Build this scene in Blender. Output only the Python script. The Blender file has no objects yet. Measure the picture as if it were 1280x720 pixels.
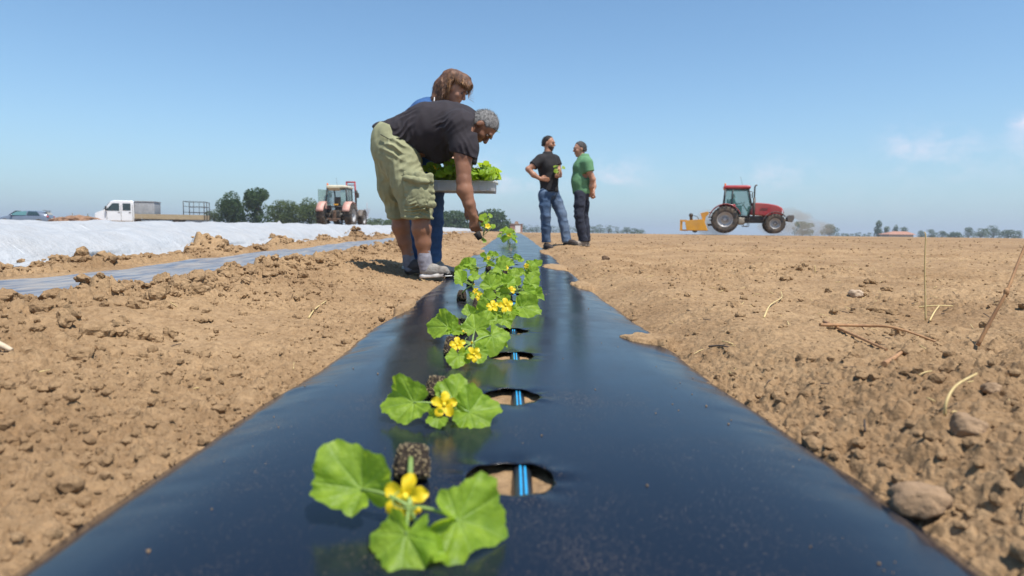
import bpy, bmesh, math, random
import numpy as np
from mathutils import Vector, Matrix, Euler

R = math.radians
rnd = random.Random(7)
scene = bpy.context.scene
COL = scene.collection

# ------------------------------------------------------------------ camera
CAM_Z = 0.34
cam_data = bpy.data.cameras.new('camera')
cam = bpy.data.objects.new('camera', cam_data)
COL.objects.link(cam)
scene.camera = cam
cam_data.sensor_width = 36.0
cam_data.lens = 36.0 * 800 / 1280
cam_data.clip_start = 0.02
cam_data.clip_end = 9000
CAM_R = Matrix.Rotation(R(90 - 4.93), 4, 'X') @ Matrix.Rotation(R(0.69), 4, 'Z')
cam.matrix_world = Matrix.Translation((0, 0, CAM_Z)) @ CAM_R
cam_data.dof.use_dof = True
cam_data.dof.focus_distance = 2.9
cam_data.dof.aperture_fstop = 3.6

# ------------------------------------------------------------------ world and sun
SUN_DIR = Vector((0.27, -0.30, 0.91)).normalized()
sun_el = math.asin(SUN_DIR.z)
sun_az = math.atan2(SUN_DIR.x, SUN_DIR.y)      # from +Y towards +X
world = bpy.data.worlds.new('World')
scene.world = world
world.use_nodes = True
wn = world.node_tree; wn.nodes.clear()
w_out = wn.nodes.new('ShaderNodeOutputWorld')
w_bg = wn.nodes.new('ShaderNodeBackground')
w_sky = wn.nodes.new('ShaderNodeTexSky')
w_sky.sky_type = 'NISHITA'
w_sky.sun_disc = False
w_sky.sun_elevation = sun_el
w_sky.sun_rotation = sun_az
w_sky.altitude = 0
w_sky.air_density = 1.0
w_sky.dust_density = 0.4
w_sky.ozone_density = 1.3
w_bg.inputs['Strength'].default_value = 0.115
# a few faint far clouds low over the horizon (directions on the sky)
w_co = wn.nodes.new('ShaderNodeTexCoord')
w_sep = wn.nodes.new('ShaderNodeSeparateXYZ')
wn.links.new(w_co.outputs['Generated'], w_sep.inputs[0])
def wmath(op, a, b=None, c=None, clamp=False):
    n = wn.nodes.new('ShaderNodeMath'); n.operation = op; n.use_clamp = clamp
    for i, v in enumerate((a, b, c)):
        if v is None: continue
        if isinstance(v, (int, float)): n.inputs[i].default_value = v
        else: wn.links.new(v, n.inputs[i])
    return n.outputs[0]
w_az = wmath('ARCTAN2', w_sep.outputs[0], w_sep.outputs[1])
w_el = w_sep.outputs[2]
w_noise = wn.nodes.new('ShaderNodeTexNoise')
w_map = wn.nodes.new('ShaderNodeMapping'); w_map.inputs['Scale'].default_value = (1, 1, 1.6)
wn.links.new(w_co.outputs['Generated'], w_map.inputs[0]); wn.links.new(w_map.outputs[0], w_noise.inputs['Vector'])
w_noise.inputs['Scale'].default_value = 22; w_noise.inputs['Detail'].default_value = 7; w_noise.inputs['Roughness'].default_value = 0.6
cloud = None
# azimuth (deg), elevation (deg), half width, half height, strength
for az, el, wa, he, st in ((30.6, 6.7, 1.3, 1.3, 1.0), (33.6, 6.4, 1.9, 1.6, 1.1), (38.3, 8.0, 1.3, 0.5, 1.9), (38.5, 6.2, 2.0, 1.4, .8),
                           (22.0, 5.1, 2.6, 1.1, 0.8), (8.6, 5.2, 2.6, 1.2, 1.0), (-1.5, 5.0, 3.2, 1.4, 1.0), (4.0, 4.0, 9, 1.6, .2), (28, 3.6, 12, 2.0, .15)):
    dx = wmath('DIVIDE', wmath('SUBTRACT', w_az, R(az)), R(wa))
    dy = wmath('DIVIDE', wmath('SUBTRACT', w_el, math.sin(R(el))), R(he))
    rr = wmath('ADD', wmath('MULTIPLY', dx, dx), wmath('MULTIPLY', dy, dy))
    m = wmath('MULTIPLY', wmath('POWER', 2.718, wmath('MULTIPLY', rr, -0.9)), st)
    cloud = m if cloud is None else wmath('ADD', cloud, m)
w_thr = wmath('MULTIPLY', wmath('SUBTRACT', w_noise.outputs['Fac'], 0.44, clamp=True), 4.0)
w_cl = wmath('MULTIPLY', wmath('MULTIPLY', cloud, w_thr), 0.34, clamp=True)
w_mix = wn.nodes.new('ShaderNodeMixRGB')
w_mix.inputs[2].default_value = (8.2, 7.0, 7.6, 1)
wn.links.new(w_cl, w_mix.inputs[0])
w_tint = wn.nodes.new('ShaderNodeMixRGB'); w_tint.blend_type = 'MULTIPLY'; w_tint.inputs[0].default_value = 1
w_tint.inputs[2].default_value = (.84, 1.06, 1.15, 1)
wn.links.new(w_sky.outputs[0], w_tint.inputs[1])
# summer haze low in the sky
w_hz = wn.nodes.new('ShaderNodeMixRGB'); w_hz.inputs[2].default_value = (2.65, 3.5, 4.6, 1)
wn.links.new(wmath('MULTIPLY', wmath('POWER', 2.718, wmath('MULTIPLY', wmath('MAXIMUM', w_el, 0.0), -10.0)), 0.93, clamp=True), w_hz.inputs[0])
wn.links.new(w_tint.outputs[0], w_hz.inputs[1])
wn.links.new(w_hz.outputs[0], w_mix.inputs[1])
wn.links.new(w_mix.outputs[0], w_bg.inputs['Color'])
wn.links.new(w_bg.outputs[0], w_out.inputs['Surface'])

sun_data = bpy.data.lights.new('sun', 'SUN')
sun = bpy.data.objects.new('sun', sun_data); COL.objects.link(sun)
sun_data.energy = 5.0
sun_data.angle = R(0.53)
sun_data.color = (1.0, 0.955, 0.89)
sun.rotation_euler = (-SUN_DIR).to_track_quat('-Z', 'Y').to_euler()

vs = scene.view_settings
vs.view_transform = 'Standard'; vs.look = 'None'; vs.gamma = 1; vs.exposure = 0.33
vs.use_curve_mapping = False
scene.cycles.max_bounces = 8
scene.cycles.volume_bounces = 0
scene.cycles.transparent_max_bounces = 16

# ------------------------------------------------------------------ helpers
def P(px, py, Y):
    """world point seen at picture position (px, py) of the 1280x720 photo, at distance Y"""
    d = CAM_R.to_3x3() @ Vector(((px - 640) / 800, (360 - py) / 800, -1))
    return Vector((0, 0, CAM_Z)) + d * (Y / d.y)

def tag(o, label=None, cat=None, group=None, kind=None):
    if label: o['label'] = label
    if cat: o['category'] = cat
    if group: o['group'] = group
    if kind: o['kind'] = kind
    return o

def empty(name, loc=(0, 0, 0), rz=0.0):
    o = bpy.data.objects.new(name, None); COL.objects.link(o)
    o.empty_display_size = 0.1
    o.location = loc; o.rotation_euler = (0, 0, rz)
    return o

def np_mesh(name, verts, faces, smooth=True):
    """faces: (n,3)/(n,4) int array or list of such"""
    me = bpy.data.meshes.new(name)
    verts = np.asarray(verts, np.float32)
    fl = faces if isinstance(faces, list) else [faces]
    fl = [np.asarray(f, np.int32) for f in fl if len(f)]
    loops = np.concatenate([f.ravel() for f in fl])
    tot = np.concatenate([np.full(len(f), f.shape[1], np.int32) for f in fl])
    start = np.concatenate([[0], np.cumsum(tot)[:-1]]).astype(np.int32)
    me.vertices.add(len(verts)); me.vertices.foreach_set('co', verts.ravel())
    me.loops.add(len(loops)); me.loops.foreach_set('vertex_index', loops)
    me.polygons.add(len(tot)); me.polygons.foreach_set('loop_start', start)
    me.polygons.foreach_set('loop_total', tot)
    me.polygons.foreach_set('use_smooth', np.full(len(tot), smooth, bool))
    me.update(calc_edges=True)
    return me

def link(name, me, m=None, parent=None):
    o = bpy.data.objects.new(name, me); COL.objects.link(o)
    if m is not None:
        for mm in (m if isinstance(m, (list, tuple)) else [m]): me.materials.append(mm)
    if parent is not None: o.parent = parent
    return o

class MB:
    """collects shapes and links them as one mesh"""
    def __init__(s): s.v = []; s.f = []; s.sm = []; s.mi = []; s.cur = 0
    def add(s, vs, fs, smooth=False):
        n = len(s.v); s.v.extend([tuple(v) for v in vs])
        for f in fs: s.f.append(tuple(i + n for i in f)); s.sm.append(smooth); s.mi.append(s.cur)
        return s
    def box(s, c, d, rot=None, bev=0.0):
        x, y, z = d[0] / 2, d[1] / 2, d[2] / 2
        M = rot if rot is not None else Matrix.Identity(3)
        c = Vector(c)
        if bev <= 0:
            vs = [Vector((sx * x, sy * y, sz * z)) for sx in (-1, 1) for sy in (-1, 1) for sz in (-1, 1)]
            fs = [(0, 1, 3, 2), (4, 6, 7, 5), (0, 4, 5, 1), (2, 3, 7, 6), (0, 2, 6, 4), (1, 5, 7, 3)]
            return s.add([c + M @ v for v in vs], fs)
        bm = bmesh.new(); bmesh.ops.create_cube(bm, size=1)
        for v in bm.verts: v.co = Vector((v.co.x * d[0], v.co.y * d[1], v.co.z * d[2]))
        bmesh.ops.bevel(bm, geom=bm.edges[:], offset=min(bev, min(d) * .45), segments=3, profile=0.5, affect='EDGES')
        bm.verts.index_update()
        s.add([c + M @ v.co for v in bm.verts], [tuple(v.index for v in f.verts) for f in bm.faces], True)
        bm.free(); return s
    def tube(s, pts, rad, n=10, flat=1.0, up=None, smooth=True):
        """tube along pts; rad number or list; flat squashes the second axis"""
        pts = [Vector(p) for p in pts]
        if isinstance(rad, (int, float)): rad = [rad] * len(pts)
        vs = []; ref = None
        for i, p in enumerate(pts):
            t = (pts[min(i + 1, len(pts) - 1)] - pts[max(i - 1, 0)]).normalized()
            if up is not None: u = Vector(up)
            elif ref is None: u = Vector((0, 0, 1)) if abs(t.z) < .9 else Vector((1, 0, 0))
            else: u = ref
            a = t.cross(u); 
            if a.length < 1e-6: a = t.orthogonal()
            a.normalize(); b = a.cross(t).normalized(); ref = b
            for k in range(n):
                an = 2 * math.pi * k / n
                vs.append(p + a * math.cos(an) * rad[i] + b * math.sin(an) * rad[i] * flat)
        fs = []
        for i in range(len(pts) - 1):
            for k in range(n):
                k2 = (k + 1) % n
                fs.append((i * n + k, (i + 1) * n + k, (i + 1) * n + k2, i * n + k2))
        m = len(pts) - 1
        s.add(vs, fs, smooth)
        s.add(vs[:n], [tuple(range(n))]); s.add(vs[m * n:], [tuple(reversed(range(n)))])
        return s
    def prism(s, prof, axis_o, u, v, w, depth, smooth=False, bev=0):
        """polygon prof (list of (a,b)) in plane u,v at axis_o, extruded symmetric along w by depth"""
        o = Vector(axis_o); u = Vector(u); v = Vector(v); w = Vector(w)
        n = len(prof)
        if bev > 0:
            cx = sum(a for a, b in prof) / n; cy = sum(b for a, b in prof) / n
            layers = [(-.5, 1 - bev), (-.5 + bev * .6, 1), (.5 - bev * .6, 1), (.5, 1 - bev)]
        else:
            cx = cy = 0; layers = [(-.5, 1), (.5, 1)]
        vs = []
        for t, sc in layers:
            for a, b in prof:
                vs.append(o + u * (cx + (a - cx) * sc) + v * (cy + (b - cy) * sc) + w * (t * depth))
        fs = []
        L = len(layers)
        for l in range(L - 1):
            for i in range(n):
                j = (i + 1) % n
                fs.append((l * n + i, l * n + j, (l + 1) * n + j, (l + 1) * n + i))
        s.add(vs, fs, smooth)
        s.add(vs[:n], [tuple(reversed(range(n)))]); s.add(vs[(L - 1) * n:], [tuple(range(n))])
        return s
    def lathe(s, prof, c, axis, n=32, smooth=True):
        """prof (r, h) along axis through c"""
        c = Vector(c); ax = Vector(axis).normalized(); a = ax.orthogonal().normalized(); b = ax.cross(a)
        vs = []
        for r, h in prof:
            for k in range(n):
                an = 2 * math.pi * k / n
                vs.append(c + ax * h + a * math.cos(an) * r + b * math.sin(an) * r)
        fs = []
        for i in range(len(prof) - 1):
            for k in range(n):
                k2 = (k + 1) % n
                fs.append((i * n + k, i * n + k2, (i + 1) * n + k2, (i + 1) * n + k))
        s.add(vs, fs, smooth)
        return s
    def ball(s, c, r, n=12, sc=(1, 1, 1)):
        c = Vector(c); vs = []; fs = []
        m = n // 2
        for i in range(m + 1):
            th = math.pi * i / m
            for k in range(n):
                ph = 2 * math.pi * k / n
                vs.append(c + Vector((math.sin(th) * math.cos(ph) * r * sc[0], math.sin(th) * math.sin(ph) * r * sc[1], math.cos(th) * r * sc[2])))
        for i in range(m):
            for k in range(n):
                k2 = (k + 1) % n
                fs.append((i * n + k, (i + 1) * n + k, (i + 1) * n + k2, i * n + k2))
        return s.add(vs, fs, True)
    def build(s, name, m, parent=None):
        me = bpy.data.meshes.new(name)
        me.from_pydata([tuple(v) for v in s.v], [], s.f)
        me.polygons.foreach_set('use_smooth', s.sm)
        o = link(name, me, m, parent)
        if any(s.mi): me.polygons.foreach_set('material_index', s.mi)
        bm = bmesh.new(); bm.from_mesh(me)
        bmesh.ops.remove_doubles(bm, verts=bm.verts[:], dist=1e-5)
        bmesh.ops.recalc_face_normals(bm, faces=bm.faces[:])
        bm.to_mesh(me); bm.free()
        return o

# ---- materials
def nd(t, kind, **kw):
    n = t.nodes.new(kind)
    for k, v in kw.items():
        if k.startswith('i_'): n.inputs[k[2:].replace('_', ' ')].default_value = v
        else: setattr(n, k, v)
    return n

MATS = {}
def mat(name, col, rough=0.6, col2=None, nscale=20, bump=0.0, bscale=60, metal=0.0, spec=0.5, trans=None, stretch=None, coat=0, dirt=None, alpha=None):
    if name in MATS: return MATS[name]
    m = bpy.data.materials.new(name); m.use_nodes = True
    t = m.node_tree; b = t.nodes['Principled BSDF']
    b.inputs['Roughness'].default_value = rough
    b.inputs['Metallic'].default_value = metal
    b.inputs['Specular IOR Level'].default_value = spec
    if coat: b.inputs['Coat Weight'].default_value = coat; b.inputs['Coat Roughness'].default_value = .08
    tc = nd(t, 'ShaderNodeTexCoord'); mp = nd(t, 'ShaderNodeMapping')
    t.links.new(tc.outputs['Object'], mp.inputs[0])
    if stretch: mp.inputs['Scale'].default_value = stretch
    c = tuple(col) + (1,)
    c2 = tuple(col2) + (1,) if col2 else tuple(x * 0.82 for x in col) + (1,)
    nz = nd(t, 'ShaderNodeTexNoise', i_Scale=nscale, i_Detail=5.0, i_Roughness=0.6)
    t.links.new(mp.outputs[0], nz.inputs['Vector'])
    rp = nd(t, 'ShaderNodeValToRGB'); rp.color_ramp.elements[0].position = .35; rp.color_ramp.elements[1].position = .65
    rp.color_ramp.elements[0].color = c2; rp.color_ramp.elements[1].color = c
    t.links.new(nz.outputs['Fac'], rp.inputs[0])
    last = rp.outputs[0]
    if dirt:   # dusty patches (colour, amount)
        nz3 = nd(t, 'ShaderNodeTexNoise', i_Scale=nscale * .35, i_Detail=8.0, i_Roughness=0.7)
        t.links.new(mp.outputs[0], nz3.inputs['Vector'])
        rp3 = nd(t, 'ShaderNodeValToRGB'); rp3.color_ramp.elements[0].position = .40; rp3.color_ramp.elements[1].position = .75
        rp3.color_ramp.elements[0].color = (0, 0, 0, 1); rp3.color_ramp.elements[1].color = (dirt[1],) * 3 + (1,)
        t.links.new(nz3.outputs['Fac'], rp3.inputs[0])
        mx = nd(t, 'ShaderNodeMixRGB'); mx.inputs[2].default_value = tuple(dirt[0]) + (1,)
        t.links.new(rp3.outputs[0], mx.inputs[0]); t.links.new(last, mx.inputs[1]); last = mx.outputs[0]
    t.links.new(last, b.inputs['Base Color'])
    if bump:
        nz2 = nd(t, 'ShaderNodeTexNoise', i_Scale=bscale, i_Detail=5.0, i_Roughness=0.6)
        t.links.new(mp.outputs[0], nz2.inputs['Vector'])
        bp = nd(t, 'ShaderNodeBump', i_Strength=bump, i_Distance=1.0 / bscale)
        t.links.new(nz2.outputs['Fac'], bp.inputs['Height']); t.links.new(bp.outputs[0], b.inputs['Normal'])
    if trans:
        out = [n for n in t.nodes if n.type == 'OUTPUT_MATERIAL'][0]
        tr = nd(t, 'ShaderNodeBsdfTranslucent'); tr.inputs[0].default_value = tuple(trans[0]) + (1,)
        ms = nd(t, 'ShaderNodeMixShader'); ms.inputs[0].default_value = trans[1]
        t.links.new(b.outputs[0], ms.inputs[1]); t.links.new(tr.outputs[0], ms.inputs[2]); t.links.new(ms.outputs[0], out.inputs['Surface'])
    if alpha is not None: b.inputs['Alpha'].default_value = alpha
    MATS[name] = m
    return m

# ---- numpy noise
def _h(ix, iy, s):
    n = (ix.astype(np.int64) * 374761393 + iy.astype(np.int64) * 668265263 + s * 1442695041) & 0xFFFFFFFF
    n = ((n ^ (n >> 13)) * 1274126177) & 0xFFFFFFFF
    n = (n ^ (n >> 16)) & 0xFFFFFF
    return n.astype(np.float32) / np.float32(0xFFFFFF)
def vnoise(x, y, s=0):
    ix = np.floor(x); iy = np.floor(y); fx = x - ix; fy = y - iy
    ix = ix.astype(np.int64); iy = iy.astype(np.int64)
    u = fx * fx * (3 - 2 * fx); v = fy * fy * (3 - 2 * fy)
    a = _h(ix, iy, s); b = _h(ix + 1, iy, s); c = _h(ix, iy + 1, s); d = _h(ix + 1, iy + 1, s)
    return (a + (b - a) * u) * (1 - v) + (c + (d - c) * u) * v - 0.5
def fbm(x, y, s=0, o=4, g=0.5):
    r = 0; a = 1.0
    for i in range(o):
        r = r + a * vnoise(x, y, s + i * 17); a *= g
        x, y = x * 1.93 * .8 + y * 1.93 * .6, y * 1.93 * .8 - x * 1.93 * .6
    return r
def lumps(x, y, cell, s, prob, hgt=0.6):
    """rounded clods: returns height in metres"""
    X = x / cell; Y = y / cell
    ix = np.floor(X).astype(np.int64); iy = np.floor(Y).astype(np.int64)
    out = np.zeros_like(x, dtype=np.float32)
    for dx in (-1, 0, 1):
        for dy in (-1, 0, 1):
            cx = ix + dx; cy = iy + dy
            jx = cx + .5 + (_h(cx, cy, s) - .5) * .8; jy = cy + .5 + (_h(cx, cy, s + 1) - .5) * .8
            rr = .22 + .38 * _h(cx, cy, s + 2) ** 2
            on = _h(cx, cy, s + 3) < prob
            ax = X - jx; ay = Y - jy
            an = _h(cx, cy, s + 4) * 3.14; ca = np.cos(an); sa = np.sin(an)
            ex = (ax * ca + ay * sa) ; ey = (-ax * sa + ay * ca) * (1.0 + .7 * _h(cx, cy, s + 5))
            q = np.maximum(np.abs(ex) * 1.0 + .25 * np.abs(ey), np.sqrt(ex * ex + ey * ey)) / rr
            h = np.where(on, np.clip(1 - q ** 2.5, 0, 1) ** .45 * rr * cell * hgt * (0.7 + .6 * _h(cx, cy, s + 6)), 0)
            out = np.maximum(out, h)
    return out
def sstep(a, b, x):
    t = np.clip((x - a) / (b - a), 0, 1); return t * t * (3 - 2 * t)

# ------------------------------------------------------------------ ground profile
def rise(X, Y):
    D = np.sqrt(np.maximum(Y, 0) ** 2 + np.maximum(np.abs(X) - 3, 0) ** 2)
    return np.interp(D, [0, 4, 7, 10, 16, 24, 38, 60, 120, 4000], [0, 0.0, .04, .088, .155, .225, .31, .345, .36, .37]).astype(np.float32)
_hole0, PITCH, HOLE_R = 0.863, 0.447, 0.0615
HOLES = [_hole0 + PITCH * k for k in range(0, 60)]
def film_z(X, Y, cx=0.0, half=0.50, top=0.0):
    q = np.abs(X - cx) / half
    z = top + rise(X, Y) - 0.022 * np.clip(q, 0, 1) ** 5 - 0.55 * half * np.clip(q - 1, 0, 1)
    z = z + .0016 * fbm(X * 2.2 + 3, Y * 1.1, 31, 2) + .0009 * fbm(X * 9, Y * 1.6, 37, 2)
    e = sstep(.72, .98, q)
    z = z + e * (.004 * fbm(X * 6, Y * 9, 41, 3) + .008 * fbm(Y * 2.2, X * 0 + 2, 43, 2))
    return z
SPILLS = [(0.455, 2.12, .085, .07), (0.40, 6.1, .10, .35), (0.47, 4.3, .06, .2), (-.50, 3.0, .03, .2), (.46, 9.3, .06, .5), (-.46, 9.0, .06, .6)]
MOUNDS = [(-3.14, 4.55 + 2.03 * k) for k in range(-1, 12)]
PX = [-60, -9, -3.4, -3.1, -2.86, -2.76, -2.6, -1.98, -1.88, -1.78, -1.62, -1.35, -1.05, -0.75, -0.59, -0.53, -0.48, -0.43, 0.43, 0.475, 0.525, 0.60, 0.78, 1.05, 1.35, 1.8, 2.4, 3.2, 60]
PZ = [.10, .09, .08, .075, .105, .06, 0.005, 0.005, .035, .075, .10, .07, .015, -.015, -.024, -.036, -.036, -.017, -.017, -.036, -.036, -.012, .042, .045, .012, .025, .045, .04, .03]
def ground_z(X, Y, detail=True):
    X = np.asarray(X, np.float32); Y = np.asarray(Y, np.float32)
    wob = .035 * fbm(Y * 1.3, X * .3, 3, 3)
    ax = np.abs(X)
    XX = X + wob * sstep(.40, .55, ax) * .8
    z = np.interp(XX, PX, PZ).astype(np.float32) + rise(X, Y)
    D = np.hypot(X, Y)
    under = (1 - sstep(.43, .50, ax)) * (Y < 60) + ((X > -2.78) & (X < -1.95) & (Y < 45))
    under = np.clip(under, 0, 1)
    k = 1 - under
    z = z - .026 * (1 - sstep(.75, 1.7, Y)) * sstep(.41, .47, ax) * (1 - sstep(.53, .72, ax)) * (Y > -.5)
    far = np.clip(D / 30, 0, 1)
    rough = .35 + .65 * sstep(-1.35, -1.6, X) * sstep(-2.95, -2.8, X) + .35 * sstep(-.9, -1.3, X) * (X > -2.9) + .25 * sstep(.7, 1.2, X)
    rough = rough * (1 - .5 * far)
    z = z + k * (.05 * fbm(X * 1.1, Y * 1.1, 5, 3) * rough + .030 * fbm(X * 4.3, Y * 4.3, 9, 3) * rough)
    if detail:
        m = sstep(.1, -.12, fbm(X * .9 + 5, Y * .9, 61, 2) - .35 * rough)       # where crumbs gather
        near = 1 - sstep(6, 14, D)
        wx = .02 * vnoise(X * 22, Y * 22, 3); wy = .02 * vnoise(X * 22, Y * 22, 4)
        def bil(f, sd):      # rounded lumps with creases between them
            return np.abs(vnoise((X + wx) * f, (Y + wy) * f, sd)) * 2 - .45
        rg = np.clip(rough, 0, 1.2) * (.30 + .70 * m)
        t = .030 * bil(7, 11) + .026 * bil(15, 12) * (.4 + .6 * m) + .018 * bil(31, 13) + .010 * bil(63, 14) * near + .004 * bil(121, 15) * near
        z = z + k * t * (.25 + .95 * rg)
        r2 = sstep(.62, .95, rough)
        big = lumps(X + wx, Y + wy, .15, 101, .16)
        z = z + k * big * (.25 + .80 * r2) * (1 + .6 * vnoise(X * 45, Y * 45, 21))
        w2 = .007
        mid = lumps(X + w2 * vnoise(X * 90, Y * 90, 5), Y + w2 * vnoise(X * 90, Y * 90, 6), .062, 131, .30)
        z = z + k * mid * (.25 + .75 * r2) * (1 - sstep(14, 28, D)) * (.25 + .75 * m) * (1 + .6 * vnoise(X * 110, Y * 110, 22))
        sm = lumps(X + .003 * vnoise(X * 200, Y * 200, 5), Y, .027, 161, .45)
        z = z + k * sm * .9 * near * (.15 + .85 * m)
        sm = lumps(X, Y + .002 * vnoise(X * 300, Y * 300, 7), .013, 171, .45)
        z = z + k * sm * 1.0 * (1 - sstep(3, 6, D)) * (.2 + .8 * m)
        z = z + k * near * (.0075 * fbm(X * 62, Y * 62, 19, 3, .6) + .003 * (1 - sstep(2, 4.5, D)) * fbm(X * 150, Y * 150, 23, 2, .6)) * (.45 + .75 * m)
    else:
        pass
    for mx, my in MOUNDS:
        q = ((X - mx) / .20) ** 2 + ((Y - my) / .30) ** 2
        z = z + np.exp(-q * 1.4) * (.14 + .13 * vnoise(X * 11, Y * 11 + my, 71) + .08 * np.abs(vnoise(X * 31, Y * 31, 72))) * (q < 6) * (.75 + .5 * math.sin(my * 5.1))
    for sx, sy, rx, ry in SPILLS:
        q = ((X - sx) / rx) ** 2 + ((Y - sy) / ry) ** 2 + 1.2 * vnoise(X * 30, Y * 22, 77)
        z = np.maximum(z, np.where(q < 1.6, rise(X, Y) + .001 + .005 * np.clip(1 - q, -1, 1) + .004 * fbm(X * 60, Y * 60, 78, 2) - .12 * np.clip(q - 1, 0, 1), -9)) if sx else z
    # crumbs and pits under the planting holes
    z = z + under * (np.abs(X) < .12) * (.008 * fbm(X * 30, Y * 30, 91, 3))
    # trodden hollows where the workers stand
    for sx, sy in ((-.78, 5.0), (-.62, 4.9)):
        z = z - .02 * np.exp(-(((X - sx) / .2) ** 2 + ((Y - sy) / .15) ** 2))
    return z
# ------------------------------------------------------------------ materials of the land
def soil_material():
    m = bpy.data.materials.new('dry_soil'); m.use_nodes = True
    t = m.node_tree; b = t.nodes['Principled BSDF']; L = t.links.new
    b.inputs['Roughness'].default_value = .95; b.inputs['Specular IOR Level'].default_value = .15
    tc = nd(t, 'ShaderNodeTexCoord')
    n1 = nd(t, 'ShaderNodeTexNoise', i_Scale=1.3, i_Detail=6.0, i_Roughness=.65)
    n2 = nd(t, 'ShaderNodeTexNoise', i_Scale=38.0, i_Detail=6.0, i_Roughness=.7)
    n3 = nd(t, 'ShaderNodeTexNoise', i_Scale=260.0, i_Detail=4.0, i_Roughness=.7)
    mp = nd(t, 'ShaderNodeMapping'); mp.inputs['Scale'].default_value = (.012, .16, 1)
    n4 = nd(t, 'ShaderNodeTexNoise', i_Scale=1.0, i_Detail=5.0, i_Roughness=.6)
    for n in (n1, n2, n3): L(tc.outputs['Object'], n.inputs['Vector'])
    L(tc.outputs['Object'], mp.inputs[0]); L(mp.outputs[0], n4.inputs['Vector'])
    def ramp(src, p0, c0, p1, c1):
        r = nd(t, 'ShaderNodeValToRGB'); r.color_ramp.elements[0].position = p0; r.color_ramp.elements[1].position = p1
        r.color_ramp.elements[0].color = c0; r.color_ramp.elements[1].color = c1; L(src, r.inputs[0]); return r.outputs[0]
    c1 = ramp(n1.outputs['Fac'], .35, (.28, .176, .092, 1), .65, (.40, .266, .146, 1))
    c2 = ramp(n2.outputs['Fac'], .36, (.72, .70, .68, 1), .62, (1.06, 1.06, 1.06, 1))
    mx = nd(t, 'ShaderNodeMixRGB', blend_type='MULTIPLY'); mx.inputs[0].default_value = 1; L(c1, mx.inputs[1]); L(c2, mx.inputs[2])
    c4 = ramp(n4.outputs['Fac'], .38, (.80, .79, .80, 1), .62, (1.06, 1.05, 1.03, 1))
    mx2 = nd(t, 'ShaderNodeMixRGB', blend_type='MULTIPLY'); L(mx.outputs[0], mx2.inputs[1]); L(c4, mx2.inputs[2])
    # the bands belong to the wide field beyond some ten metres
    sp = nd(t, 'ShaderNodeSeparateXYZ'); L(tc.outputs['Object'], sp.inputs[0])
    mr = nd(t, 'ShaderNodeMapRange'); mr.inputs[1].default_value = 6; mr.inputs[2].default_value = 18; L(sp.outputs[1], mr.inputs[0]); L(mr.outputs[0], mx2.inputs[0])
    L(mx2.outputs[0], b.inputs['Base Color'])
    bp = nd(t, 'ShaderNodeBump', i_Strength=.9, i_Distance=.010); L(n2.outputs['Fac'], bp.inputs['Height'])
    bp2 = nd(t, 'ShaderNodeBump', i_Strength=.8, i_Distance=.0025); L(n3.outputs['Fac'], bp2.inputs['Height']); L(bp.outputs[0], bp2.inputs['Normal'])
    vo = nd(t, 'ShaderNodeTexVoronoi', i_Scale=95.0); L(tc.outputs['Object'], vo.inputs['Vector'])
    bp3 = nd(t, 'ShaderNodeBump', i_Strength=.6, i_Distance=.004, invert=True); L(vo.outputs['Distance'], bp3.inputs['Height']); L(bp2.outputs[0], bp3.inputs['Normal'])
    L(bp3.outputs[0], b.inputs['Normal'])
    return m
SOIL = soil_material()

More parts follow.
